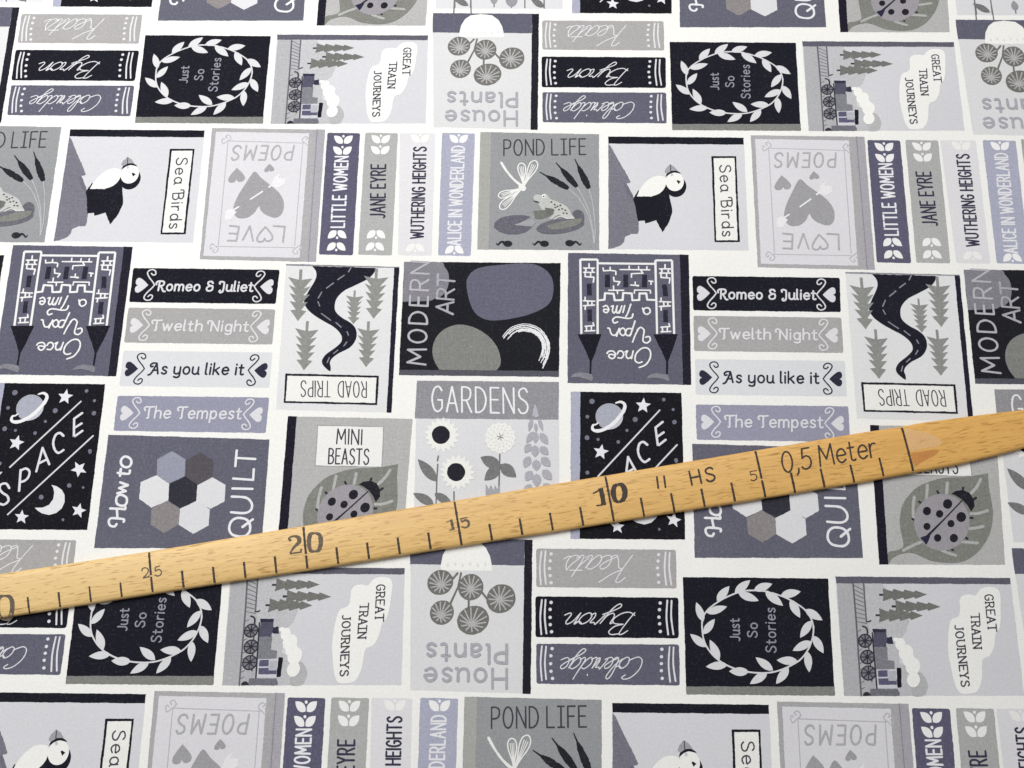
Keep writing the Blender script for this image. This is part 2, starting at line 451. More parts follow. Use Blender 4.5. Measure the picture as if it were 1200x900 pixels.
poet('slate purple book spine with white script and banded ends', VK2, [(110, 506), (1115, 512), (1120, 800), (112, 788)], SLATE,
     ('Coleridge', (884, 600), (305, 604), (884, 752)), 9,
     [(222, 540), (213, 591), (212, 647), (214, 700), (225, 750), (994, 545), (991, 598), (990, 646), (990, 696), (996, 750)], '#e2e2e7',
     [(150, 150, 524, 764), (180, 180, 526, 756), (1048, 1052, 530, 774), (1076, 1090, 532, 770)])

# --- wreath cover
VJ = View(790, 670, 1, 1)
b = Book('book_cover', 'black cover with a white leaf wreath round three short words', VJ)
b.poly(b.base, '62,37 1082,48 1130,872 85,862', NAVY)
b.poly(b.part('page_edge'), '83,806 1129,808 1130,872 85,862', '#858682')
for w_, p0, p1, tp in (('Just', (462, 484), (456, 332), (396, 482)), ('So', (582, 462), (584, 362), (516, 460)), ('Stories', (716, 568), (708, 258), (646, 565))):
    t = b.part('title'); b.text(t, w_, p0, p1, tp, 10, '#9696a6', font=HUM, gap=2.4)
w_ = b.part('leaf_wreath')
b.line(w_, "~660,140 560,132 480,138 400,165 320,205 240,265 200,330 198,420 215,500 262,575 330,635 420,680 500,702 600,712 700,705 800,670 890,615 950,530 978,430 970,350 925,275 860,225 780,182 690,150", 11, '#dddde1')
for a_, t_, wd in (((425, 150), (535, 60), 58), ((450, 150), (595, 205), 58), ((300, 205), (388, 102), 58), ((228, 290), (372, 245), 56), ((205, 350), (155, 215), 54), ((205, 440), (285, 332), 54),
                   ((225, 530), (112, 438), 56), ((318, 622), (250, 478), 58), ((375, 655), (222, 668), 58), ((525, 705), (385, 700), 62), ((655, 710), (532, 790), 60), ((695, 695), (572, 602), 58),
                   ((805, 675), (716, 790), 60), ((870, 630), (720, 622), 60), ((935, 560), (950, 708), 56), ((965, 490), (832, 556), 60), ((978, 450), (1050, 574), 58), ((965, 345), (885, 465), 58),
                   ((920, 265), (1042, 342), 58), ((815, 195), (885, 325), 58), ((750, 165), (890, 140), 60), ((640, 140), (765, 240), 60), ((560, 130), (690, 85), 58)):
    b.leaf(w_, a_, t_, wd, '#dddde1')

# --- train cover
VT = View(970, 670, 1, 1)
b = Book('book_cover', 'pale cover lying sideways with a steam locomotive and a cloud title', VT)
b.poly(b.base, '52,33 1283,44 1382,872 115,872', '#d7d8de')
b.poly(b.part('spine_strip'), '52,33 1283,44 1284,88 60,82', '#62606f')
h = b.part('hill')
b.poly(h, '64,83 380,83 392,96 575,345 548,430 512,470 500,640 620,700 660,712 690,750 704,800 690,850 672,873 115,873', '#c3c4c9')
b.poly(h, '64,83 262,83 262,200 275,330 345,640 350,873 115,873 90,500', '#b4b5b9')
b.poly(h, "~640,705 665,718 690,755 704,800 694,845 676,872 600,872 590,800 630,760", '#b9babd')
tk = b.part('railway_track')
b.line(tk, '178,85 200,340 235,872', 11, '#66656f'); b.line(tk, '252,85 272,350', 11, '#66656f')
for k in range(9): b.line(tk, '%g,%g %g,%g' % (186 + k * 3, 96 + k * 32, 254 + k * 2.6, 132 + k * 29), 6, '#74737c')
for k in range(10): b.line(tk, '%g,%g %g,%g' % (212 + k * 3, 420 + k * 45, 232 + k * 3, 408 + k * 45), 6, '#74737c')


def fir_tri(b, base, tip, hw, tiers=4):
    sh = b.part('fir_tree'); base, tip = np.array(base, float), np.array(tip, float); d = tip - base; nn = np.array([-d[1], d[0]]) / np.linalg.norm(d)
    b.line(sh, '%g,%g %g,%g' % (*(base - d * .10), *(base + d * .06)), 15, '#3a3944', cap=False)
    up, dn = [], []
    for k in range(tiers):
        t0 = k / tiers; wd = hw * (1 - .12 * k)
        up += [base + d * (t0 - .02) + nn * wd, base + d * (t0 + .8 / tiers) + nn * wd * .5]
        dn += [base + d * (t0 - .02) - nn * wd, base + d * (t0 + .8 / tiers) - nn * wd * .5]
    up[-1] = dn[-1] = tip
    sh.face(b.P([base] + up + dn[::-1][1:]), ink('#777774'))


fir_tri(b, (392, 162), (698, 160), 46); fir_tri(b, (480, 244), (792, 246), 46); fir_tri(b, (366, 306), (668, 308), 50)
tr = b.part('locomotive')
b.poly(tr, '318,404 412,404 412,440 412,500 412,530 322,530', '#55556a')
b.poly(tr, '314,402 408,402 406,425 318,425', '#34334a')
b.poly(tr, '412,462 428,462 450,455 462,508 428,508 412,500', '#34334a')
b.poly(tr, '322,530 418,530 420,620 466,628 470,684 338,688', '#82838c')
b.poly(tr, '345,688 486,684 490,820 352,820', '#d0d1da')
b.poly(tr, '352,694 420,692 422,738 354,740;354,750 424,748 484,760 486,795 358,795', '#5d5b78')
b.poly(tr, '424,698 480,698 482,768 426,766', '#b9bac4')
b.poly(tr, rrect([(484, 674), (516, 676), (520, 812), (490, 816)], 8), NAVY)
b.poly(tr, '298,824 490,824 505,850 505,873 300,873', '#74747f')
b.line(tr, '~246,384 268,392 278,415 278,440', 12, '#33323f'); b.line(tr, '~270,350 285,352 302,345', 9, '#33323f')
b.line(tr, '312,430 345,820', 10, '#33323f'); b.line(tr, '285,500 310,770', 9, '#33323f')
for (cx, cy, r) in ((262, 486, 50), (278, 600, 52), (286, 712, 54)):
    b.ell(tr, cx, cy, r, r, '#34333e'); b.ell(tr, cx, cy, r - 9, r - 9, '#7b7b84')
    for k in range(4): b.line(tr, '%g,%g %g,%g' % (cx + (r - 8) * math.cos(k * .785), cy + (r - 8) * math.sin(k * .785), cx - (r - 8) * math.cos(k * .785), cy - (r - 8) * math.sin(k * .785)), 8, '#34333e')
    b.ell(tr, cx, cy, 15, 15, '#33323f')
b.poly(tr, '~246,873 252,855 272,845 292,852 304,873', '#33323f')
sm = b.part('smoke')
for cx, cy, rx, ry in ((478, 478, 20, 16), (510, 510, 36, 44), (550, 570, 52, 58), (598, 665, 52, 62), (602, 760, 46, 54), (568, 620, 44, 50)): b.ell(sm, cx, cy, rx, ry, CLOTH)
cl = b.part('cloud')
b.poly(cl, "o1150,108 1190,118 1212,160 1215,240 1216,330 1205,400 1180,440 1170,520 1140,590 1095,612 1085,660 1082,760 1050,840 990,858 930,850 895,790 870,690 848,560 850,420 868,340 920,312 930,260 928,200 950,168 1000,160 1040,165 1070,125 1110,108", CLOTH, edge=False)
b.parts.insert(2, b.parts.pop())
t = b.part('title')
b.text(t, 'GREAT', (1102, 162), (1128, 415), (1160, 160), 8, '#403f4e', gap=2.6, serif=True)
t = b.part('title'); b.text(t, 'TRAIN', (1006, 300), (1022, 538), (1064, 298), 8, '#403f4e', font=POND, gap=2.6, serif=True)
t = b.part('title'); b.text(t, 'JOURNEYS', (892, 380), (938, 806), (948, 376), 8, '#403f4e', gap=2.6, serif=True)

# --- house plants cover
VH = View(450, 670, 0, 1); VH0 = View(480, 0, 0, 0)
b = Book('book_cover', 'pale cover with a potted round leaved plant hanging upside down', VH0)
b.poly(b.base, '164,92 908,97 900,912 168,894', '#dedfe1')
b.poly(b.part('shelf_band'), '164,92 862,97 860,234 162,228', SLATE)
b.poly(b.part('book_spine_edge'), '862,97 910,98 900,914 850,912', '#22212c')
pp = b.part('plant_pot'); b.poly(pp, "355,222 362,180 390,135 430,108 505,100 580,108 625,140 650,185 660,226 662,262 352,262 348,240".replace('355,222', '350,232'), CLOTH, edge=False)
for k in range(6): b.ell(pp, 392 + 46 * k, 228 if k % 2 else 234, 8, 11, '#e4e5e7', n=8)
pl = b.part('plant')
b.line(pl, '452,276 418,312;474,276 455,350 405,445;600,375 650,430;522,405 520,470', 12, PLANT)
for cx, cy, rx, ry, ox, oy in ((347, 325, 80, 66, 8, 16), (533, 350, 78, 70, 0, 14), (718, 410, 90, 76, -10, 8), (358, 484, 74, 64, -8, 18), (548, 524, 98, 76, -10, 24)):
    b.ell(pl, cx, cy, rx, ry, PLANT, rot=-12, wob=.015)
    for k in range(13):
        a_ = k * 2 * math.pi / 13 + .2; r = .86 if math.sin(a_) < 0 else .8
        b.line(pl, '%g,%g %g,%g' % (cx + ox, cy + oy, cx + rx * r * math.cos(a_), cy + ry * r * math.sin(a_)), 8, '#b5b5b6')
    b.ell(pl, cx + ox, cy + oy, 15, 13, '#b5b5b6', n=10)
t = b.part('title')
b.text(t, 'House', (862, 685), (292, 678), (862, 820), 21, '#adacb6', font=HUM, view=VH, gap=2.6)
t = b.part('title'); b.text(t, 'Plants', (862, 513), (306, 505), (862, 642), 21, '#adacb6', font=HUM, view=VH, gap=2.6)

# --- pond cover
VP = View(540, 150, 0, 0)
b = Book('book_cover', 'grey cover with a frog on a lily pad, cattails and a dragonfly', VP)
b.poly(b.base, '138,28 972,44 974,860 116,854', '#999c9f')
b.poly(b.part('spine_strip'), '138,28 214,30 196,856 116,854', '#abaca8')
t = b.part('title'); b.text(t, 'POND LIFE', (303, 194), (878, 186), (303, 84), 10, '#45464c', font=POND, gap=2.4, space=3)
d_ = b.part('dragonfly')
b.line(d_, '~285,245 320,300 370,360 425,405', [16, 15, 14, 22], '#f0f0ee'); b.ell(d_, 432, 418, 30, 22, '#f0f0ee', rot=40)
for a_, t_, wd in (((440, 400), (425, 250), 60), ((445, 405), (525, 235), 66), ((415, 428), (268, 480), 52), ((420, 435), (280, 565), 62)):
    a_, t_ = np.array(a_, float), np.array(t_, float); dd = t_ - a_; nn = np.array([-dd[1], dd[0]]) / np.linalg.norm(dd)
    out = [a_ + dd * t + nn * h * wd for t, h in ((0, 0), (.3, .16), (.65, .42), (.9, .4), (1.02, 0), (.9, -.4), (.65, -.42), (.3, -.16))]
    d_.ribbon(b.P(catmull(out, True)), 8 * VP.k(a_), ink('#f0f0ee'), closed=True)
    for h in (-.2, 0, .2): b.line(d_, '%g,%g %g,%g' % (*a_, *(a_ + dd * .85 + nn * wd * h)), 5, '#f0f0ee')
c_ = None
for p, q, wd, st in (((555, 310), (755, 425), 44, '~755,425 830,495 890,600 925,720 935,815'), ((670, 245), (815, 412), 46, '~815,412 860,490 905,600 930,720 938,800'), ((802, 220), (900, 424), 46, '~900,424 925,520 940,640 945,740 938,810')):
    c_ = b.part('cattail'); b.line(c_, st, 7, '#b9b9bd')
    p, q = np.array(p, float), np.array(q, float); dd = q - p
    b.line(c_, '%g,%g %g,%g' % (*p, *(p + dd * .4)), [6, 14], '#26262e')
    b.line(c_, '~%g,%g %g,%g %g,%g %g,%g' % (*(p + dd * .22), *(p + dd * .4), *(p + dd * .7), *(p + dd * .95)), [8, wd * .8, wd, wd * .7], '#26262e')
l_ = b.part('lily_pad')
b.poly(l_, "490,625 440,614 360,614 280,632 236,668 234,700 270,730 330,748 400,748 460,730 500,695 375,682 400,672", '#696875')
b.poly(l_, '375,682 500,695 525,668 505,640', '#a4a4aa')
l_ = b.part('lily_pad')
b.ell(l_, 700, 690, 170, 52, '#6c6b75', rot=-8); b.poly(l_, '~790,590 820,575 855,590 868,630 850,680 780,710 760,640', '#676671')
b.poly(l_, '~600,690 700,660 800,640 850,640 830,675 740,705 640,715', '#84857f')
f_ = b.part('frog')
b.poly(f_, "o510,490 530,468 565,472 590,462 612,475 630,500 680,520 745,555 775,600 792,632 740,640 690,612 640,642 625,635 655,605 640,590 600,560 608,595 590,600 560,560 540,528 520,512", '#c4c5c3', edge=False)
b.poly(f_, '510,508 555,522 550,530 518,520', '#4c4c52'); b.poly(f_, '~510,585 560,580 640,575 655,590 620,620 560,640 520,635', '#787974'); b.poly(f_, '~590,560 650,570 655,590 620,612 600,600', '#6e6f6b')
b.ell(f_, 583, 480, 14, 14, '#f0f0ee'); b.ell(f_, 583, 482, 6, 6, '#2a2a30', n=8)
for x, y in ((637, 522), (660, 540), (680, 552), (700, 545), (712, 570), (735, 580), (690, 575), (745, 602), (722, 600), (665, 560)): b.ell(f_, x, y, 8, 6, '#55555a', n=8)
b.line(f_, '~795,634 745,634 700,622 660,640', 9, '#d6d6d4')
for cx, s_ in ((330, -1), (588, -1), (765, 1)):
    td = b.part('tadpole'); b.ell(td, cx, 814 - (4 if s_ > 0 else 0), 31, 21, '#2b2b33')
    b.line(td, '~%g,812 %g,800 %g,808 %g,822 %g,810' % (cx + s_ * 20, cx + s_ * 40, cx + s_ * 56, cx + s_ * 70, cx + s_ * 82), [22, 12, 12, 9, 4], '#2b2b33')

# --- puffin cover
VB = View(700, 150, 0, 0)
b = Book('book_cover', 'pale cover lying sideways with a puffin on a rock and a white title box', VB)
b.poly(b.base, '76,60 1030,68 1064,862 78,852', PALE)
b.poly(b.part('spine_strip'), '76,60 1028,68 1030,117 78,110', NAVY)
r_ = b.part('rock'); b.poly(r_, '78,112 95,130 150,230 215,340 234,378 228,386 205,390 210,415 250,470 268,545 290,655 292,720 284,745 240,745 196,765 188,800 160,828 110,846 78,852', '#7b7a88')
b.poly(r_, '185,392 205,390 250,470 262,520 215,470', '#71707e')
pf = b.part('puffin')
b.poly(pf, '268,470 290,436 300,478 380,484 440,460 480,400 508,480 525,560 528,590 505,660 458,734 414,648 374,662 338,672 330,650 286,656 268,560 252,500', NAVY)
b.ell(pf, 552, 410, 74, 76, NAVY); b.poly(pf, '~278,482 296,440 330,390 380,350 430,336 478,348 484,390 460,440 410,472 340,482', CLOTH)
b.ell(pf, 545, 378, 64, 66, CLOTH); b.poly(pf, '~480,345 490,318 520,302 560,302 588,320 578,320 540,314 505,326', NAVY)
b.poly(pf, '474,312 484,282 508,256 520,258 548,280 566,300 520,302 490,320', '#a5a5ab'); b.line(pf, '514,262 516,302', 6, '#55555f'); b.ell(pf, 524, 330, 10, 10, '#c9c9cf', n=8)
b.poly(pf, '556,372 566,366 588,378 570,396', NAVY)
tb = b.part('title_box'); b.poly(tb, '802,198 976,198 1002,802 824,802', NAVY); b.poly(tb, '818,212 964,212 986,790 836,790', '#f3f3ef')
t = b.part('title'); b.text(t, 'Sea Birds', (860, 264), (880, 762), (936, 260), 9, '#4a4a55', font=SEA, gap=2.4, space=4)

# --- love poems cover
VL = View(860, 160, 1, 0)
b = Book('book_cover', 'grey bordered pale lilac cover with an arrow through a grey heart', VL)
b.poly(b.base, '118,-9 918,2 992,938 168,920', '#b0afb2')
b.poly(b.part('book_spine_edge'), '850,1 918,2 992,938 925,937', '#adabb3')
b.line(b.parts[-1][1], '862,2 938,936', 6, '#8f8d99')
pn = b.part('inner_panel'); b.poly(pn, '150,17 808,28 872,908 190,895', LILAC)
fr = b.part('frame_lines')
b.line(fr, '240,82 780,98;245,90 285,820;775,95 825,825;265,828 845,838', 6, '#bdbbc1')
for x, y, sx, sy in ((238, 84, -1, -1), (790, 96, 1, -1), (265, 828, -1, 1), (840, 838, 1, 1)):
    b.line(fr, '~%g,%g %g,%g %g,%g %g,%g %g,%g' % (x - sx * 4, y, x - sx * 24, y + sy * 22, x - sx * 4, y + sy * 44, x + sx * 14, y + sy * 34, x + sx * 4, y + sy * 22), 7, '#bdbbc1')
    b.line(fr, '~%g,%g %g,%g %g,%g %g,%g %g,%g' % (x, y, x + sx * 24, y - sy * 18, x + sx * 38, y + sy * 4, x + sx * 30, y + sy * 18, x + sx * 20, y + sy * 10), 7, '#bdbbc1')
hh = b.part('heart'); b.heart(hh, (335, 272), (345, 360), 118, '#a5a4a8')
hh = b.part('heart'); b.heart(hh, (560, 244), (566, 292), 70, '#a5a4a8')
hh = b.part('heart'); b.poly(hh, "o468,300 520,345 590,395 660,450 700,510 708,570 690,612 650,625 590,605 550,575 530,545 505,590 460,625 400,628 365,600 352,550 372,470 410,390 440,330", '#a3a2a6', edge=False)
ar = b.part('arrow'); b.line(ar, '355,570 388,548;465,494 540,440;582,408 596,398', 11, '#f0f0f0')
b.poly(ar, '590,400 612,340 650,310 640,345 690,350 690,390 640,415;300,580 340,560 380,585 345,640 305,640', '#ecebee')
t = b.part('title'); b.text(t, 'POEMS', (716, 116), (292, 116), (710, 216), 12, '#b3b2b7', gap=3.4)
t = b.part('title'); b.line(t, '738,795 735,688 655,684;525,788 488,684 452,782;345,682 412,688 408,788 345,786;350,736 408,738', 12, '#b3b2b7')
b.heart(t, (598, 690), (606, 778), 108, '#b3b2b7', outline=11)

# --- four standing spines
VS = View(365, 155, 0, 0)


def classic(label, corners, bg, words, p0, p1, tp, w, fg, ch, leafc, **kw):
    b = Book('book_spine', label, VS); b.poly(b.base, rrect(corners, 14), bg)
    for cx, cy, s_ in ch:
        lf = b.part('leaf_ornament')
        for k in (-1, 1): b.leaf(lf, (cx + k * 4, cy), (cx + k * 66, cy - s_ * 54), 48, leafc)
        b.ell(lf, cx, cy - s_ * 50, 9, 9, leafc, n=10)
    t = b.part('title'); b.text(t, words, p0, p1, tp, w, fg, **kw)


classic('slate book spine with white capitals and leaf pairs', [(112, 3), (342, 7), (292, 865), (52, 860)], PURPLE, 'LITTLE WOMEN', (230, 668), (258, 172), (138, 668), 12, '#eeeef4',
        ((225, 78, 1), (218, 155, 1), (180, 692, -1), (174, 778, -1)), '#f4f4f4', gap=2.6, space=4)
classic('mid grey book spine with black capitals and leaf pairs', [(378, 3), (608, 6), (566, 866), (328, 862)], '#b2b3b3', 'JANE EYRE', (515, 600), (520, 228), (414, 600), 12, '#3a3850',
        ((488, 75, 1), (484, 152, 1), (454, 692, -1), (446, 778, -1)), '#f4f4f4', gap=2.6, space=4)
classic('palest lilac book spine with black capitals', [(622, 5), (872, 8), (845, 868), (608, 864)], '#e3e2e6', 'WUTHERING HEIGHTS', (785, 745), (806, 106), (698, 745), 12, '#3a3850',
        ((765, 70, 1), (728, 786, -1)), '#f3f3f0', gap=2.6, space=4)
classic('lavender book spine with white capitals', [(918, 4), (1150, 8), (1120, 870), (890, 866)], LAV, 'ALICE IN WONDERLAND', (1046, 792), (1076, 98), (956, 792), 12, '#e8e8ee',
        ((1036, 72, 1), (1004, 800, -1)), '#f4f4f4', gap=2.5, space=3.6)

# --- castle cover
VO = View(640, 300, 1, 0)
b = Book('book_cover', 'slate cover with an upside down white outlined castle with dark spires', VO)
b.poly(b.base, '154,-22 1002,-8 1020,906 150,893', SLATE)
b.poly(b.part('book_spine_edge'), '940,-9 1002,-8 1020,906 962,905', '#23212f')
ca = b.part('castle')
for x0, x1, xb0, xb1, dy in ((240, 362, 248, 362, 0), (768, 885, 780, 900, 6)):
    b.line(ca, '%g,548 %g,%g %g,%g %g,548' % (xb0, x0, 25 + dy, x1, 25 + dy, xb1), 15, WHITE, cap=False)
    X = x0 + 62; dx = 6 if x0 > 500 else 0
    b.poly(ca, '%g,%g %g,%g %g,%g %g,%g' % (X - 16, 195 + dy, X + 18, 195 + dy, X + 20 + dx, 278 + dy, X - 14 + dx, 278 + dy), '#2d2b3b')
    b.poly(ca, '%g,%g %g,%g %g,%g %g,%g' % (X - 14 + dx, 375 + dy, X + 20 + dx, 375 + dy, X + 22 + dx, 460 + dy, X - 12 + dx, 460 + dy), '#2d2b3b')
    b.poly(ca, '%g,550 %g,550 %g,660 %g,740 %g,830 %g,830 %g,740 %g,660' % (xb0 - 28, xb1 + 26, xb1 - 10, xb1 - 42, xb1 - 44, xb1 - 56, xb1 - 56, xb0 + 28), '#1d1c28')
    for q in ('-38,85 38,85;-38,115 38,115;-30,85 -20,100 -30,115;30,85 20,100 30,115;0,55 0,85;-28,145 34,150 30,185;-28,120 -28,145;10,118 12,148',
              '-40,315 40,318;-40,350 38,345;-28,290 -28,315;20,318 20,345;-26,350 -28,375;-10,315 -8,348',
              '-28,495 34,490 28,470;-28,528 40,525;-20,495 -16,528;16,492 16,527'):
        for P, _c in parse(q): ca.ribbon(VO.pts([(X + p[0] + dx, p[1] + dy) for p in P]), 10 * VO.k((X, 100)), ink(WHITE))
b.line(ca, '365,52 765,56', 15, WHITE); b.line(ca, '372,312 410,308 414,262 474,266 482,312 538,310 542,260 602,264 606,312 655,310 656,264 704,264 710,308 762,310', 14, WHITE)
b.line(ca, '400,85 404,105 450,102 490,106 490,132;450,80 450,102;520,96 728,98;584,72 584,96;650,75 650,98;708,76 708,98;600,150 600,125 680,122 665,100;474,150 478,178 518,182 504,205;440,242 545,242;474,212 474,242;500,242 502,265;595,205 650,208;626,184 626,206 646,212;620,262 622,240 732,242 734,262;722,176 750,180;736,180 738,200', 10, WHITE)
b.poly(ca, '414,132 448,132 448,220 414,220;542,132 576,132 576,220 542,220;674,132 710,132 708,220 674,220', '#2d2b3b')
fl = b.part('flag'); b.poly(fl, '~172,855 190,832 225,820 270,822 322,838 325,880 290,870 230,852', '#86858f')
fl = b.part('flag'); b.poly(fl, '~705,862 725,840 765,826 810,828 858,840 862,880 820,866 765,856', '#86858f')
t = b.part('title')
b.line(t, "~675,745 650,752 626,735 632,690 670,652 710,648 733,675 730,720 700,765 655,785;~612,668 600,722;~606,700 585,720 568,716 562,692 572,668 555,676;~500,690 512,670 535,672 545,695 530,718 505,716;~488,700 452,692 440,705 458,722 478,716 487,692 470,670 440,672 428,686;"
           "~700,572 724,568 732,592 708,612 682,600 684,560 688,522 664,503 640,522;~650,512 625,560 608,606;~625,458 605,520 590,562;~598,548 576,562 558,545 570,514 598,512;o540,560 520,545 520,522 540,508 556,525 555,548;~514,510 495,565;~504,530 488,556 466,556 452,535 446,512 434,508;"
           "~595,340 575,400 560,428;~610,408 602,434 570,440 520,432 488,432 468,450 478,472 502,465;~552,350 540,398;~532,352 515,402;~520,384 502,402 492,384 500,352;~496,380 478,402 466,384 472,352 458,356;~440,380 408,376 408,394 428,398 440,376 424,350 402,358;"
           "o728,400 704,412 684,392 692,370 716,366 730,380;~690,402 678,368", 11, WHITE)

# --- four bookshelf spines with hearts and curls
VQ = View(800, 310, 1, 0); VQ2 = View(800, 380, 1, 0)


def play(label, v, corners, bg, words, p0, p1, tp, fg, cy, xl, xr, xh, curl=9):
    b = Book('book_spine', label, v); b.poly(b.base, rrect(corners, 15), bg)
    o = b.part('heart'); b.heart(o, (xl - 44, cy - 2), (xl - 122, cy), 104, fg)
    o = b.part('heart'); b.heart(o, (xr + 42, cy + 10), (xr + 120, cy + 10), 104, fg)
    for x, s_, dy in ((xl, 1, -2), (xr, -1, 8)):
        o = b.part('scroll_ornament')
        for q in (-1, 1):
            P = [(0, 0), (-16, q * 22), (-46, q * 55), (-62, q * 85), (-50, q * 104), (-24, q * 108), (-6, q * 95), (-4, q * 76), (-20, q * 70), (-34, q * 82)]
            o.ribbon(v.pts(catmull([(x + s_ * p[0], cy + dy + p[1]) for p in P])), curl * v.k((x, cy)), ink(fg))
    t = b.part('title'); b.text(t, words, p0, p1, tp, 12.5, fg, font=SW2, gap=2.2, space=3.4)


play('black book spine with white lettering between hearts and scrolls', VQ, [(68, 80), (1104, 93), (1112, 335), (74, 322)], NAVY, 'Romeo & Juliet', (258, 240), (934, 246), (260, 174), '#dfdfe5', 203, 236, 942, 0)
play('mid grey book spine with white lettering between hearts and scrolls', VQ, [(76, 360), (1116, 374), (1130, 622), (80, 608)], MID, 'Twelth Night', (262, 522), (944, 530), (264, 450), '#e2e1e5', 487, 242, 958, 0)
play('palest book spine with black lettering between black hearts and scrolls', VQ2, [(86, 245), (1140, 258), (1155, 508), (92, 495)], '#dee0e4', 'As you like it', (290, 408), (955, 415), (292, 332), '#2f2e42', 375, 252, 988, 0)
play('lavender book spine with white lettering between hearts and scrolls', VQ2, [(92, 564), (1164, 576), (1178, 828), (98, 812)], LAVD, 'The Tempest', (300, 722), (984, 728), (302, 642), '#dfdfe5', 688, 266, 1000, 0)

# --- road cover
VR = View(320, 310, 0, 0); VR2 = View(320, 360, 0, 0)
b = Book('book_cover', 'pale cover with a winding black road between spiky fir trees', VR)
b.poly(b.base, '92,-4 886,20 832,1042 20,1020', '#e4e5e7')
b.poly(b.part('page_edge'), '92,-4 888,16 886,24 92,8', '#8f8f96')
b.poly(b.part('book_spine_edge'), '852,20 888,22 832,1042 798,1040', '#232133')
rd = b.part('winding_road')
b.poly(rd, "~275,12 300,45 304,85 285,130 245,195 218,255 235,305 280,350 350,395 420,435 465,475 484,515 475,550 430,590 380,625 350,660 344,690 362,720 400,750 405,720 400,690 415,660 460,625 530,590 570,550 588,500 580,450 545,410 480,370 440,330 434,285 450,235 500,185 580,145 660,105 705,65 724,24", '#1f1f2d')
b.line(rd, '548,22 530,52;500,76 455,106;425,130 376,166;342,194 318,236;316,262 328,292;340,345 405,392;442,408 478,440;520,472 530,496;518,545 498,572;455,602 425,626;395,655 380,690', 8, '#8f8f9c')


def fir_spike(b, base, tip, hw):
    sh = b.part('fir_tree'); base, tip = np.array(base, float), np.array(tip, float); d = tip - base; nn = np.array([-d[1], d[0]]) / np.linalg.norm(d)
    L_ = [(0, .12), (.2, .12), (.16, 1.0), (.36, .34), (.31, .92), (.50, .30), (.47, .82), (.64, .26), (.62, .75), (.78, .22), (.80, .68), (.9, .3), (1, 0)]
    rng = lambda: random.uniform(-.05, .05)
    P = [base + d * t + nn * h * hw * (1 + rng()) for t, h in L_] + [base + d * t - nn * h * hw * (1 + rng()) for t, h in L_[::-1][1:]]
    sh.face(b.P(P), ink(FIR))


for a_, t_, hw in (((196, 35), (174, 398), 86), ((728, 28), (706, 382), 84), ((574, 182), (564, 420), 62), ((242, 398), (216, 744), 84), ((672, 400), (652, 722), 80)): fir_spike(b, a_, t_, hw)
tb = b.part('title_box'); b.poly(tb, '88,466 744,482 732,688 74,672', '#24222f', view=VR2); b.poly(tb, '102,482 728,496 718,674 88,660', '#f3f3ef', view=VR2)
t = b.part('title'); b.text(t, 'ROAD TRIPS', (656, 525), (198, 518), (656, 635), 8, '#4a4a55', view=VR2, gap=2.4, space=6)

# --- modern art cover
VA = View(465, 300, 0, 0)
b = Book('book_cover', 'black cover with big rounded blobs and a white brush arc', VA)
b.poly(b.base, '52,40 1152,50 1140,850 14,838', '#1f2027')
b.poly(b.part('page_edge'), '18,800 1141,808 1140,850 14,838', '#585864')
bl = b.part('blob'); b.poly(bl, '~52,41 300,43 335,75 362,120 366,180 350,240 310,285 262,302 225,315 40,322', '#87858f')
bl = b.part('blob'); b.poly(bl, "o490,210 500,150 545,100 620,75 760,60 880,52 980,62 1060,110 1098,180 1096,280 1060,345 980,392 880,425 740,450 640,450 560,410 515,330", '#67677b', edge=False)
bl = b.part('blob'); b.poly(bl, "~300,800 265,740 250,670 268,590 320,525 400,488 480,485 570,515 650,570 705,640 730,720 726,770 700,805", '#858683', edge=False)
br = b.part('brush_arc')
for k in range(30):
    o_ = random.uniform(-30, 26); s0, s1 = sorted((random.uniform(0, .75), random.uniform(.2, 1.0)))
    if s1 - s0 < .2: s1 = min(1, s0 + .35)
    P = catmull([(760, 580), (810, 525), (880, 500), (960, 510), (1020, 555), (1050, 620), (1045, 690), (1012, 770)], n=8)
    c0 = np.array([905, 640]); P = P[int(s0 * (len(P) - 1)):int(s1 * (len(P) - 1)) + 1]
    P = [p + (p - c0) / np.linalg.norm(p - c0) * (o_ + random.uniform(-2, 2)) for p in P]
    br.ribbon(VA.pts(P), random.uniform(3.5, 8) * VA.k((900, 600)), ink('#eeeef2'))
t = b.part('title'); b.text(t, 'MODERN', (202, 764), (228, 45), (74, 757), 15, '#bab9c1', gap=3); t = b.part('title'); b.text(t, 'ART', (395, 410), (408, 138), (276, 400), 15, '#aeadb6', gap=1.2)

# --- space cover
VX = View(0, 480, 0, 0); VX1 = View(650, 450, 1, 0)
b = Book('book_cover', 'black night sky cover with a ringed planet, moon and white stars', VX1)
b.poly(b.base, '114,54 892,62 918,1094 112,1088', '#181820')
b.poly(b.part('book_spine_edge'), '114,54 180,55 176,1090 112,1088', LAV)
def star(b, cx, cy, r, rot, v):
    sh = b.part('star'); P = []
    for k in range(10):
        a_ = math.radians(rot) + k * math.pi / 5; rr = r if k % 2 == 0 else r * .45; P.append((cx + rr * math.cos(a_), cy + rr * math.sin(a_)))
    sh.face(v.pts(P), ink('#e9e9ef'))
star(b, 622, 152, 56, -85, VX1); star(b, 325, 478, 56, -80, VX1); star(b, 555, 418, 58, -82 + 180, VX); star(b, 553, 710, 54, -75, VX); star(b, 152, 756, 52, -84, VX)
dt = b.part('star_dots')
for x, y, r in ((262, 122, 19), (230, 230, 13), (228, 378, 17), (305, 390, 11), (447, 408, 13), (508, 326, 11), (566, 250, 18), (767, 110, 13), (833, 180, 11), (842, 268, 16), (230, 624, 14), (856, 545, 11)): b.ell(dt, x, y, r, r, '#77788a', n=12)
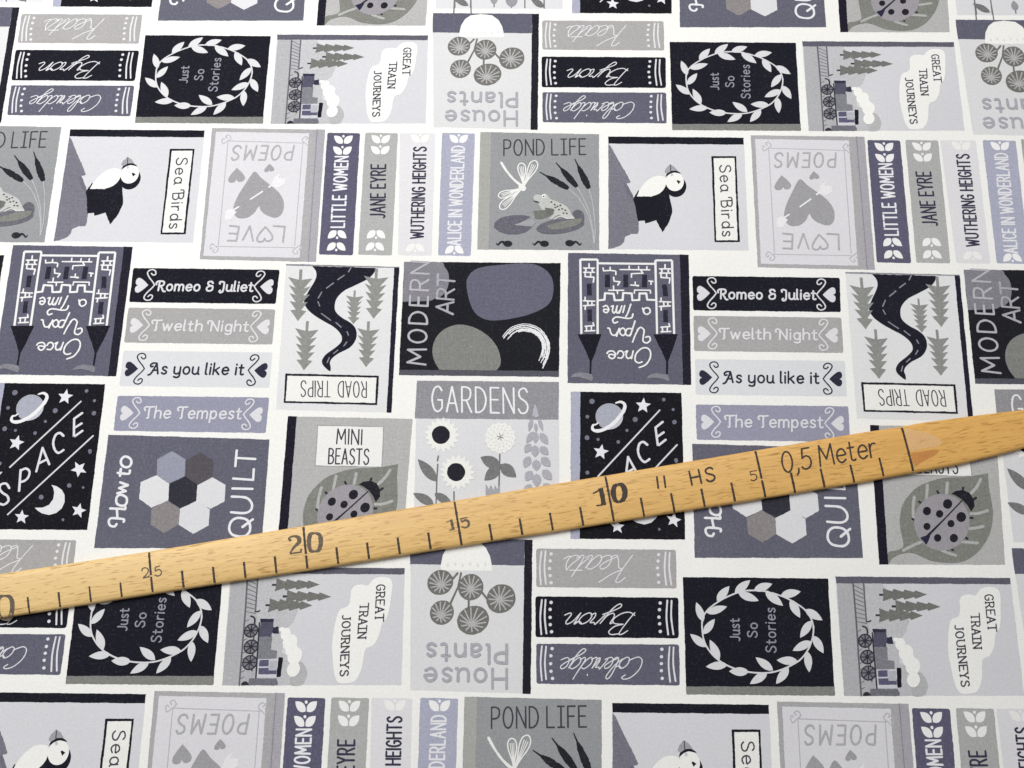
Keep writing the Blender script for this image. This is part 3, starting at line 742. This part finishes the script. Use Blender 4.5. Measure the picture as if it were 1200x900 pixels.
for x, y, r in ((633, 292, 14), (487, 534, 16), (585, 548, 9), (290, 616, 17), (443, 775, 10)):
    P = [(x + r * math.cos(k * .5236), y + r * math.sin(k * .5236)) for k in range(12)]; dt.face(VX.pts(P), ink('#77788a'))
pl = b.part('planet'); b.ell(pl, 384, 228, 97, 92, '#abaebe'); b.poly(pl, '~330,316 400,300 450,260 478,228 470,270 430,308 380,322', '#c9cad6')
b.line(pl, '~305,272 290,285 270,290 266,315 290,330 340,322 410,280 460,225 488,180 492,145 465,126 430,134', [10, 10, 14, 20, 22, 24, 26, 26, 24, 22, 16, 10], '#efeff3')
b.line(pl, '290,290 310,285;450,145 455,158;468,142 474,154', 9, '#181820')
mo = b.part('crescent_moon'); b.poly(mo, "362,530 400,540 435,565 455,600 455,650 435,695 395,728 345,742 295,730 262,708 245,690 300,690 345,670 375,630 382,585 375,550", '#e6e6ea', view=VX, edge=False)
ln = b.part('diagonal_lines'); b.line(ln, '738,185 305,650', 11, '#dddde1', view=VX1); b.line(ln, '55,738 655,185;-70,515 10,442', 11, '#dddde1', view=VX)
t = b.part('title'); b.line(t, "578,25 522,65 520,192 580,150;520,132 574,98;~447,185 422,165 392,180 375,232 386,282 412,305 447,285;256,435 300,270 347,385;275,378 332,350;135,572 146,425;~146,430 182,415 208,436 200,475 175,500 140,512;~66,552 45,522 10,526 -2,555 18,585 52,608 60,642 30,668 0,662 -25,645", 16, '#e2e2e8', view=VX)

# --- quilt cover
VU = View(120, 505, 0, 0)
b = Book('book_cover', 'slate cover with seven quilt hexagons between two upright titles', VU)
b.poly(b.base, '42,26 1176,60 1118,826 -58,824', '#656576')
for P, c in (('490,142 585,200 578,316 468,370 382,318 386,198', '#989bae'), ('688,152 782,205 776,318 672,378 582,320 590,202', '#58545c'), ('382,312 470,372 462,490 345,540 258,478 268,360', '#e3e3e6'),
             ('580,320 668,378 660,492 548,545 466,490 474,372', '#34343f'), ('775,326 866,380 858,495 760,548 660,494 668,382', '#dfe0e4'), ('455,490 546,548 536,660 432,718 338,658 346,545', '#8f898b'), ('662,492 756,550 748,664 638,724 536,658 545,548', '#dddee3')):
    b.poly(b.part('hexagon_patch'), P, c)
t = b.part('title')
b.line(t, "~100,655 85,672 55,665 45,635 60,615 100,615 150,622 150,640;~55,545 130,548 160,550 160,530;102,547 106,615;o135,450 168,468 172,500 158,522 130,526 102,510 98,478 110,456;105,438 165,424 118,402 180,382 126,362;~108,295 170,302 190,298 194,278;124,316 130,268;o165,180 196,196 204,222 192,248 166,256 140,244 130,218 140,192;"
       "", 17, '#ececf2')
t = b.part('title')
b.line(t, "o962,612 1010,622 1036,655 1036,705 1005,738 960,742 912,728 892,690 902,645 928,620;985,676 1058,622;~905,572 1000,578 1045,555 1050,510 1010,470 910,462;915,405 1055,408;920,335 1060,345 1065,270;938,190 1075,198;945,138 935,248", 17, '#ececf2')

# --- ladybird cover
VM = View(320, 480, 0, 0); VM1 = View(1000, 520, 1, 0)
b = Book('book_cover', 'grey cover with a spotted ladybird on a broad leaf below a title box', VM1)
b.poly(b.base, '117,-131 1000,-112 1068,852 182,850', '#b7b7b7')
b.poly(b.part('book_spine_edge'), '117,-131 180,-130 246,850 182,850', '#1d1b2b')
tb = b.part('title_box'); b.poly(tb, '312,108 782,118 768,408 292,398', '#a2a3a5', view=VM); b.poly(tb, '318,114 774,124 762,402 300,392', '#f0f0ee', view=VM)
t = b.part('title'); b.text(t, 'MINI', (447, 240), (622, 246), (452, 136), 10, '#42424e', view=VM, gap=2.4); t = b.part('title'); b.text(t, 'BEASTS', (390, 380), (670, 385), (395, 274), 10, '#42424e', view=VM, gap=2.4)
lf = b.part('leaf')
b.poly(lf, "~946,208 880,220 780,234 640,240 540,265 450,305 385,370 342,440 326,540 335,620 350,690 346,730 300,752 246,765 248,838 272,806 320,780 390,766 450,780 540,820 640,836 720,836 800,815 880,755 940,670 972,580 980,480 968,390 950,300", '#84857f')
b.line(lf, '~428,375 420,450 422,530;520,292 514,385;660,275 655,350;~895,250 870,300 828,348;~825,492 880,490 942,470;~812,598 860,592 912,582;~760,690 820,694 872,698;~620,750 670,770 718,785;~352,750 420,715 475,692', 20, '#b4b6b5')
lb = b.part('ladybird')
b.line(lb, '590,335 600,352;462,408 482,422;415,528 432,540;838,522 824,522;802,668 790,662;700,748 690,740;772,310 768,326;862,380 846,392', 16, '#33323c')
b.ell(lb, 622, 552, 196, 200, '#a09ca3')
b.poly(lb, "c688,352 720,332 770,326 815,345 845,390 852,440 828,478 800,430 760,390 715,362", '#23222c', edge=False)
b.line(lb, '762,402 640,530 520,650', [9, 12, 18], '#2b2a3a'); b.poly(lb, '468,662 545,632 530,680 512,712', '#2b2a45')
for x, y, r in ((662, 424, 33), (517, 474, 29), (606, 494, 26), (758, 516, 34), (686, 562, 25), (517, 582, 25), (592, 663, 26), (706, 664, 29)): b.ell(lb, x, y, r, r * 1.04, '#23222c', n=20)

# --- gardens cover
VG = View(475, 440, 0, 0); VG0 = View(480, 0, 0, -1)
b = Book('book_cover', 'pale cover with daisies, a dahlia and a foxglove under a grey title band', VG)
q0 = VG0.pts([(1075, 62), (182, 60)]); q1 = VG.pts([(82, 36), (1080, 46)])
b.base.face(rag([q1[0], q1[1], q0[0], q0[1]]), ink('#dedfe3'))
b.poly(b.part('title_band'), '82,36 1080,46 1076,312 66,302', '#95959b')
t = b.part('title'); b.text(t, 'GARDENS', (186, 252), (862, 268), (186, 76), 12, '#efeff2', gap=2.4)
gs = b.part('stem'); b.line(gs, '232,566 226,600;228,625 222,720 216,900 205,1150;342,818 345,1150;664,555 658,800', 10, '#77787a')
b.line(gs, '318,-40 318,52;430,-40 428,52;592,-20 594,48;715,20 716,52;810,-60 810,55;945,-60 946,58', 8, '#77787a', view=VG0)
for cx, cy, R_, n in ((258, 420, 128, 17), (365, 682, 128, 17)):
    fl = b.part('daisy'); P = []
    for k in range(2 * n):
        a_ = k * math.pi / n; r = R_ if k % 2 == 0 else R_ * .74; P.append((cx + r * math.cos(a_), cy + r * math.sin(a_)))
    fl.face(b.P(P), ink('#f1f1ec'))
    b.ell(fl, cx - 8, cy - 2, 64, 64, '#272631', wob=.02)
dh = b.part('dahlia'); P = []
for k in range(60):
    a_ = k * math.pi / 30; P.append((668 + 106 * (1 + .05 * math.cos(15 * a_)) * math.cos(a_), 440 + 106 * (1 + .05 * math.cos(15 * a_)) * math.sin(a_)))
dh.face(b.P(P), ink('#f1f1ec'))
for ring, n in ((82, 18), (58, 14), (36, 9)):
    for k in range(n):
        a_ = 2 * math.pi * (k + ring * .1) / n; b.line(dh, '%g,%g %g,%g' % (668 + ring * math.cos(a_ - .08), 440 + ring * math.sin(a_ - .08), 668 + (ring + 7) * math.cos(a_), 440 + (ring + 7) * math.sin(a_)), 6, '#d8d9db')
for k in range(6): b.line(dh, '668,434 %g,%g' % (668 + 24 * math.cos(k * 1.05 + .3), 434 + 24 * math.sin(k * 1.05 + .3)), 6, '#9a9aa0')
gl = b.part('plant_leaf')
for a_, t_, wd in (((222, 745), (88, 588), 74), ((668, 640), (528, 575), 84), ((664, 640), (556, 738), 80), ((668, 625), (780, 715), 84), ((200, 905), (55, 828), 66), ((205, 830), (330, 905), 60)): b.leaf(gl, a_, t_, wd, '#7b7c7d')
def leaf0(sh, a_, t_, wd, mat):
    s_ = b.v; b.v = VG0; b.leaf(sh, a_, t_, wd, mat); b.v = s_
for a_, t_, wd, c in (((415, 40), (300, -20), 44, '#77787a'), ((946, 50), (850, -10), 46, '#77787a'), ((594, 30), (590, -40), 50, '#9b9ba3'), ((716, 52), (716, -60), 84, '#9b9ba3')): leaf0(gl, a_, t_, wd, c)
b.poly(gl, '565,840 566,765 590,800 600,770 620,805 630,768 645,800 664,770 664,840', '#a9a9b2')
fx = b.part('foxglove')
b.poly(fx, '912,200 932,250 940,290 918,300 895,285 900,240', '#b9b9c4')
for x0, y0, x1, y1, wd in ((892, 300, 868, 395, 32), (938, 300, 966, 392, 30), (915, 335, 920, 400, 26), (905, 395, 850, 475, 46), (915, 395, 915, 478, 48), (948, 405, 1002, 485, 52), (880, 480, 842, 545, 52), (912, 490, 912, 575, 58),
                           (948, 500, 1006, 560, 54), (874, 568, 836, 650, 58), (920, 592, 922, 672, 62), (955, 575, 1020, 640, 60), (890, 672, 846, 742, 62), (922, 690, 925, 785, 66), (965, 665, 1030, 735, 64),
                           (885, 765, 840, 840, 62), (925, 790, 928, 880, 66), (970, 760, 1036, 832, 64), (885, 865, 838, 940, 62), (928, 890, 930, 980, 66), (972, 858, 1040, 930, 64)):
    b.leaf(fx, (x0, y0), (x1, y1), wd, '#b1b1bb', n=6)

# ------------------------------------------------------------------ the cloth and its printed books
def link(o, parent=None):
    COL.objects.link(o)
    if parent: o.parent = parent
    return o


def tag(o, label=None, cat=None, group=None, kind=None):
    for k, v in (('label', label), ('category', cat), ('group', group), ('kind', kind)):
        if v: o[k] = v
    return o


HX, HY, TH = 0.46, 0.40, 0.0004
cv = [(-HX, -HY, 0), (HX, -HY, 0), (HX, HY, 0), (-HX, HY, 0)]
me = bpy.data.meshes.new('cotton_fabric')
me.from_pydata(cv + [(x, y, -TH) for x, y, z in cv], [], [(0, 1, 2, 3), (7, 6, 5, 4), (0, 4, 5, 1), (1, 5, 6, 2), (2, 6, 7, 3), (3, 7, 4, 0)])
me.materials.append(ink(CLOTH)); me.update()
fabric = tag(link(bpy.data.objects.new('cotton_fabric', me)), 'white cotton fabric printed with rows of grey and black book covers, lying flat', 'fabric')

LAYER = 1.2e-5
def in_frame(bb, i, j, m):
    (x0, y0), (x1, y1) = bb
    P = [to_pix((x / A + i, -y / A + j * RB)) for x in (x0, x1) for y in (y0, y1)]
    xs, ys = [p[0] for p in P], [p[1] for p in P]
    return max(xs) > -m and min(xs) < W + m and max(ys) > -m and min(ys) < H + m


def bbox(sh):
    v = np.array(sh.v)[:, :2]; return v.min(0), v.max(0)


for b in BOOKS:
    (x0, y0), (x1, y1) = bbox(b.base); org = ((x0 + x1) / 2, (y0 + y1) / 2)
    me = b.base.mesh(b.name, org); z = LAYER + b.base.z
    pm = []
    for name, sh, lab in b.parts:
        if not sh.v: continue
        z0 = z; m2 = sh.mesh(name, org); pm.append((name, m2, z0, bbox(sh), lab)); z = z0 + sh.top + 4e-6
    first = None
    for i in range(-2, 3):
        for j in range(-2, 3):
            if not in_frame((bbox(b.base)), i, j, 70): continue
            if first is None:
                o = first = bpy.data.objects.new(b.name, me); kids = {}
            else: o = first.copy()
            link(o, fabric); o.location = (org[0] + i * A, org[1] - j * RB * A, LAYER); tag(o, b.label)
            for q, (name, m2, z0, bb, lab) in enumerate(pm):
                if not in_frame(bb, i, j, 45): continue
                c = kids[q].copy() if q in kids else bpy.data.objects.new(name, m2)
                kids.setdefault(q, c); link(c, o); c.location = (0, 0, z0)

# ------------------------------------------------------------------ wooden rule
def wood(name):
    m = bpy.data.materials.new(name); m.use_nodes = True; nt = m.node_tree; N = nt.nodes; Lk = nt.links; b = N['Principled BSDF']
    b.inputs['Roughness'].default_value = 0.42; b.inputs['Specular IOR Level'].default_value = 0.35
    tc = N.new('ShaderNodeTexCoord')

    def tex(scale, sx, sy, detail=3.0, rough=.55):
        mp = N.new('ShaderNodeMapping'); mp.inputs['Scale'].default_value = (sx, sy, 1); Lk.new(tc.outputs['Object'], mp.inputs['Vector'])
        n = N.new('ShaderNodeTexNoise'); n.inputs['Scale'].default_value = scale; n.inputs['Detail'].default_value = detail; n.inputs['Roughness'].default_value = rough
        Lk.new(mp.outputs['Vector'], n.inputs['Vector']); return n.outputs['Fac']

    def ramp(src, stops):
        r = N.new('ShaderNodeValToRGB'); e = r.color_ramp.elements
        while len(e) < len(stops): e.new(.5)
        for x, (p, c) in zip(e, stops): x.position = p; x.color = c
        Lk.new(src, r.inputs[0]); return r.outputs[0]

    def mix(fac, a, c, blend='MIX'):
        x = N.new('ShaderNodeMix'); x.data_type = 'RGBA'; x.blend_type = blend
        if isinstance(fac, float): x.inputs[0].default_value = fac
        else: Lk.new(fac, x.inputs[0])
        for k, v in ((6, a), (7, c)):
            if isinstance(v, tuple): x.inputs[k].default_value = v
            else: Lk.new(v, x.inputs[k])
        return x.outputs[2]
    g = lambda h: tuple(lin(h)) + (1,)
    sx = N.new('ShaderNodeSeparateXYZ'); Lk.new(tc.outputs['Object'], sx.inputs[0])
    mr = N.new('ShaderNodeMapRange'); mr.inputs[1].default_value = -.15; mr.inputs[2].default_value = .16; Lk.new(sx.outputs[0], mr.inputs[0])
    worn = ramp(mr.outputs[0], [(0, g('#e6c78c')), (.45, g('#e2bd7c')), (1, g('#e0b064'))])      # wood tone paler towards the left, more orange towards the right
    streak = ramp(tex(260, .05, 1.0), [(.3, (.86, .80, .72, 1)), (.5, (1, 1, 1, 1)), (.75, (1.08, 1.08, 1.1, 1))])
    c = mix(.55, worn, streak, 'MULTIPLY')
    broad = ramp(tex(26, .3, 1.0, 2), [(.3, (.93, .88, .80, 1)), (.7, (1.04, 1.04, 1.04, 1))])
    c = mix(.6, c, broad, 'MULTIPLY')
    fine = ramp(tex(1500, .05, 1.0, 2), [(.35, (.84, .79, .72, 1)), (.6, (1, 1, 1, 1))])
    c = mix(.5, c, fine, 'MULTIPLY')
    for sc_, st, lo, am in ((1750, .11, .65, .58), (2500, .13, .655, .45)):
        fleck = ramp(tex(sc_, st, 1.0, 0.5), [(lo, (0, 0, 0, 1)), (lo + .06, (am, am, am, 1))])
        c = mix(fleck, c, g('#9a6c35'))
    Lk.new(c, b.inputs['Base Color'])
    bp = N.new('ShaderNodeBump'); bp.inputs['Strength'].default_value = .25; bp.inputs['Distance'].default_value = .0002
    Lk.new(tex(900, .05, 1.0, 2), bp.inputs['Height']); Lk.new(bp.outputs['Normal'], b.inputs['Normal'])
    return m


def plain(name, hexc, rough=.6):
    m = bpy.data.materials.new(name); m.use_nodes = True; nt = m.node_tree; b = nt.nodes['Principled BSDF']
    n = nt.nodes.new('ShaderNodeTexNoise'); n.inputs['Scale'].default_value = 1800; g = nt.nodes.new('ShaderNodeNewGeometry'); nt.links.new(g.outputs['Position'], n.inputs['Vector'])
    r = nt.nodes.new('ShaderNodeValToRGB'); L = lin(hexc)
    r.color_ramp.elements[0].position = .35; r.color_ramp.elements[1].position = .75
    r.color_ramp.elements[0].color = (*[x * .7 for x in L], 1); r.color_ramp.elements[1].color = (*[min(1, x * 1.6 + .015) for x in L], 1)
    nt.links.new(n.outputs['Fac'], r.inputs[0]); nt.links.new(r.outputs[0], b.inputs['Base Color']); b.inputs['Roughness'].default_value = rough
    return m


ZT = 0.0023                     # top of the stick
def pw(x, y, z=ZT): u = unproj(x, y, z); return np.array([u[0], -u[1]]) * A

ZE = 0.0015
bot = [(-160, 751), (0, 724.5), (178.8, 696), (360.3, 668.2), (541, 639.7), (719.6, 612), (897.4, 583.6), (1000, 567), (1070, 554), (1117, 545.5), (1167, 533.5), (1200, 524.5), (1330, 494)]
top = [(-160, 697), (0, 672.5), (174.4, 646), (355.4, 616), (532.5, 586.7), (709.5, 557.2), (885.3, 527.5), (1000, 508.3), (1056.7, 499.8), (1080, 495), (1117, 490), (1167, 484), (1200, 480), (1330, 462)]
BP = np.array([pw(*p, ZE) for p in bot]); TP = np.array([pw(*p, ZE) for p in top])
ax = pw(541, 639.7) - pw(178.8, 696); ax /= np.linalg.norm(ax); ay = np.array([-ax[1], ax[0]])
org = pw(541, 630)
loc = lambda P: np.stack([(P - org) @ ax, (P - org) @ ay], -1)
BL, TL = loc(BP), loc(TP)
yb = lambda s: np.interp(s, BL[:, 0], BL[:, 1]); yt = lambda s: np.interp(s, TL[:, 0], TL[:, 1])
PROF = [(0, 0.0003), (0, .0012), (.008, .0015), (.025, .0018), (.06, .0020), (.15, .0022), (.5, .0023), (.85, .0022), (.94, .0020), (.975, .0018), (.992, .0015), (1, .0012), (1, .0003)]
PT = [p for p in PROF if p[1] >= .0012]
def zsurf(s, y):
    t = (y - yb(s)) / (yt(s) - yb(s)); return np.interp(t, [p[0] for p in PT[0:]], [p[1] for p in PT])
S = np.arange(max(BL[0, 0], TL[0, 0]), min(BL[-1, 0], TL[-1, 0]), .0025)
rng = np.random.default_rng(3)
wob = np.convolve(rng.normal(0, .00012, len(S) + 8), np.ones(9) / 9, 'valid'); wob2 = np.convolve(rng.normal(0, .00012, len(S) + 8), np.ones(9) / 9, 'valid')
V, Fc = [], []
for k, s in enumerate(S):
    a, c = yb(s) + wob[k], yt(s) + wob2[k]
    V += [(s, a + (c - a) * t, z) for t, z in PROF]
n = len(PROF)
for k in range(len(S) - 1):
    for q in range(n):
        q2 = (q + 1) % n; Fc.append((k * n + q, (k + 1) * n + q, (k + 1) * n + q2, k * n + q2)[::-1])
Fc.append(tuple(range(n))); Fc.append(tuple(range((len(S) - 1) * n, len(S) * n))[::-1])
me = bpy.data.meshes.new('wooden_ruler'); me.from_pydata(V, [], Fc); me.materials.append(wood('beech_wood')); me.update()
import bmesh
bm = bmesh.new(); bm.from_mesh(me); bmesh.ops.recalc_face_normals(bm, faces=bm.faces); bm.to_mesh(me); bm.free()
for p in me.polygons: p.use_smooth = True
ruler = tag(link(bpy.data.objects.new('wooden_ruler', me)), 'narrow worn beech ruler with stamped black marks lying slantwise on the fabric', 'ruler')
ruler.location = (org[0], org[1], 0.0); ruler.rotation_euler = (0, 0, math.atan2(ax[1], ax[0]))
BLACK = plain('stamped_ink', '#33261c', .7); FADED = plain('faded_stamped_ink', '#5d5040', .7)


class OnRuler(Shape):
    """shapes given in photo pixels, laid on the stick's rounded top"""
    def loc(s, p): return loc(pw(*p)[None])[0]

    def done(s, name, lift=3e-5):
        me = bpy.data.meshes.new(name)
        me.from_pydata([(x, y, float(zsurf(x, y)) + lift + z) for x, y, z in s.v], [], s.f)
        for m in s.mats: me.materials.append(m)
        me.update(); return link(bpy.data.objects.new(name, me), ruler)


KP = np.linalg.norm(pw(640, 600) - pw(600, 600)) / 40
def stroke(sh, txt, w, mat, k=6.0, ox=0, oy=0, dens=8, **kw):
    for P, cl in parse(txt):
        Q = [sh.loc((ox + p[0] / k, oy + p[1] / k)) for p in P]
        R = []
        for a, c in zip(Q[:-1], Q[1:]):
            m_ = max(1, int(np.linalg.norm(c - a) / 4e-4)); R += [a + (c - a) * i / m_ for i in range(m_)]
        R.append(Q[-1])
        if cl: R = R[:-1] + [Q[-1]]
        ww = [w * KP / k * random.uniform(.85, 1.15) for _ in R] if not hasattr(w, '__len__') else [x * KP / k for x in w]
        sh.ribbon(R, ww, mat, closed=cl, cap=kw.get('cap', False))


# ticks: one a centimetre, the fives right across the stick
TB = {25: (178.8, 695), 20: (360.3, 667.5), 15: (541, 639), 10: (719.6, 611.2), 5: (897.4, 583), 0: (1070.7, 552.8)}
TT = {25: (174.4, 647), 20: (355.4, 617), 15: (532.5, 587.5), 10: (709.5, 558), 5: (885.3, 528.2), 0: (1057, 500.8)}
for n_ in sorted(TB):
    sh = OnRuler(); a, c = TB[n_], TT[n_]; f = lambda t: '%g,%g' % (a[0] + (c[0] - a[0]) * t, a[1] + (c[1] - a[1]) * t)
    gapt = {25: (.40, .44), 20: (.33, .36), 5: (.37, .40)}.get(n_, None)
    if gapt: stroke(sh, '%s %s;%s %s' % (f(0), f(gapt[0]), f(gapt[1]), f(1)), 2.6, BLACK, k=1)
    else: stroke(sh, '%s %s' % (f(0), f(1)), 2.6, BLACK, k=1)
    sh.done('long_tick_mark')
fives = [25, 20, 15, 10, 5, 0]
PB = {n_: np.array(TB[n_]) for n_ in fives}; PT_ = {n_: np.array(TT[n_]) for n_ in fives}
PB[30], PT_[30] = np.array([-2.0, 724.0]), np.array([-7.0, 674.0])
for hi, lo in zip([30, 25, 20, 15, 10, 5], fives):
    for k in range(1, 5):
        t = k / 5; a = PB[hi] * (1 - t) + PB[lo] * t; c = PT_[hi] * (1 - t) + PT_[lo] * t
        sh = OnRuler(); d = c - a; e = a + d * (.40 + random.uniform(-.03, .03))
        stroke(sh, '%g,%g %g,%g' % (*a, *e), 2.6 if lo < 25 else 2.2, BLACK, k=1); sh.done('tick_mark')
# numerals, heavy slab figures either side of the long ticks
def numeral(ox, oy, txt, mats, polys=None):
    sh = OnRuler()
    for st, w, mat in txt: stroke(sh, st, w, mat, ox=ox, oy=oy)
    sh.done('numeral')
numeral(680, 510, (("142,372 156,430 165,490", 34, BLACK), ("88,410 118,396 140,376", 12, BLACK), ("112,496 180,486", 11, BLACK)), 0)
numeral(680, 510, (("~262,345 240,362 232,405 245,455 272,472", [16, 32, 40, 32, 16], BLACK), ("~262,345 296,352 314,395 306,445 272,472", [16, 34, 42, 34, 16], BLACK)), 0)
numeral(500, 540, (("172,412 186,480", 18, FADED), ("138,432 160,424 174,414", 8, FADED), ("158,488 200,480", 8, FADED)), 0)
numeral(500, 540, (("284,398 240,408 246,432", 9, FADED), ("~246,432 270,418 294,428 294,456 272,470 244,464", [10, 16, 18, 16, 12, 10], FADED)), 0)
numeral(320, 570, (("~110,375 118,358 150,350 180,362 182,392 150,425 118,470", [18, 12, 16, 30, 30, 18, 10], FADED), ("118,474 150,468 195,462 198,438", 12, FADED), ("112,384 128,372", 16, FADED)), 0)
numeral(320, 570, (("~292,328 262,338 252,388 262,448 292,458", [12, 28, 32, 28, 12], FADED), ("~292,328 326,340 336,392 322,446 292,458", [12, 28, 32, 28, 12], FADED)), 0)
numeral(140, 600, (("~158,418 162,398 184,392 202,404 198,428 168,462", 9, FADED), ("164,464 206,456 208,446", 9, FADED)), 0)
numeral(140, 600, (("286,378 252,388 250,416", 8, FADED), ("~250,416 276,404 294,418 290,440 268,450 246,442", 9, FADED)), 0)
numeral(840, 470, (("282,488 234,496 238,522", 7, BLACK), ("~238,522 262,514 280,528 278,548 256,560 238,552", 8, BLACK)), 0)
numeral(0, 620, (("~35,470 8,474 -14,500 -16,560 -6,610 22,636", [12, 24, 30, 30, 24, 12], FADED), ("~35,470 66,476 84,510 84,570 62,622 22,636", [12, 26, 32, 32, 26, 12], FADED)), 0)
_v = None
def rtext(txt, p0, p1, tp, w, name, mat=BLACK, **kw):
    sh = OnRuler(); k = 6.0
    pl = lambda p: sh.loc((kw['ox'] + p[0] / k, kw['oy'] + p[1] / k))
    add_text(sh, None, txt, p0, p1, tp, w * KP / k, mat, plane=pl, gap=kw.get('gap', 2.4), space=kw.get('space', 3))
    return sh.done(name)
rtext('0,5 Meter', (468, 506), (1125, 388), (448, 362), 13, 'lettering', ox=840, oy=470, gap=1.7, space=2.6)
rtext('HS', (786, 350), (950, 318), (766, 256), 14, 'lettering', ox=680, oy=510, gap=3.5)
rtext('II', (548, 372), (600, 366), (538, 294), 14, 'lettering', ox=680, oy=510, gap=6)
# scraped end beside the zero mark
for nm, txt, hx in (('scraped_patch', "o362,262 430,262 500,280 570,300 622,345 600,375 520,388 440,405 400,408 385,350", '#ddb27c'), ('worn_patch', "o405,432 460,418 540,404 602,404 580,436 520,470 455,505 430,515", '#c88a4a')):
    sh = OnRuler()
    for P, cl in parse(txt):
        Q = [sh.loc((1000 + p[0] / 6, 460 + p[1] / 6)) for p in P]; c0 = sum(Q) / len(Q); m_ = plain(nm, hx, .35)
        for i_ in range(len(Q)):
            a, c_ = Q[i_], Q[(i_ + 1) % len(Q)]
            for r0, r1 in ((0, .2), (.2, .4), (.4, .6), (.6, .8), (.8, 1)):
                q = [c0 + (a - c0) * r0, c0 + (a - c0) * r1, c0 + (c_ - c0) * r1, c0 + (c_ - c0) * r0]
                sh.face(q if r0 else q[:3], m_); sh.z = 0.0
    r_ = sh.done(nm, 2.0e-5)
    r_.data.materials[0].node_tree.nodes['Color Ramp'].color_ramp.elements[0].color = (*[x * .95 for x in lin(hx)], 1)
    r_.data.materials[0].node_tree.nodes['Color Ramp'].color_ramp.elements[1].color = (*[min(1, x * 1.08) for x in lin(hx)], 1)
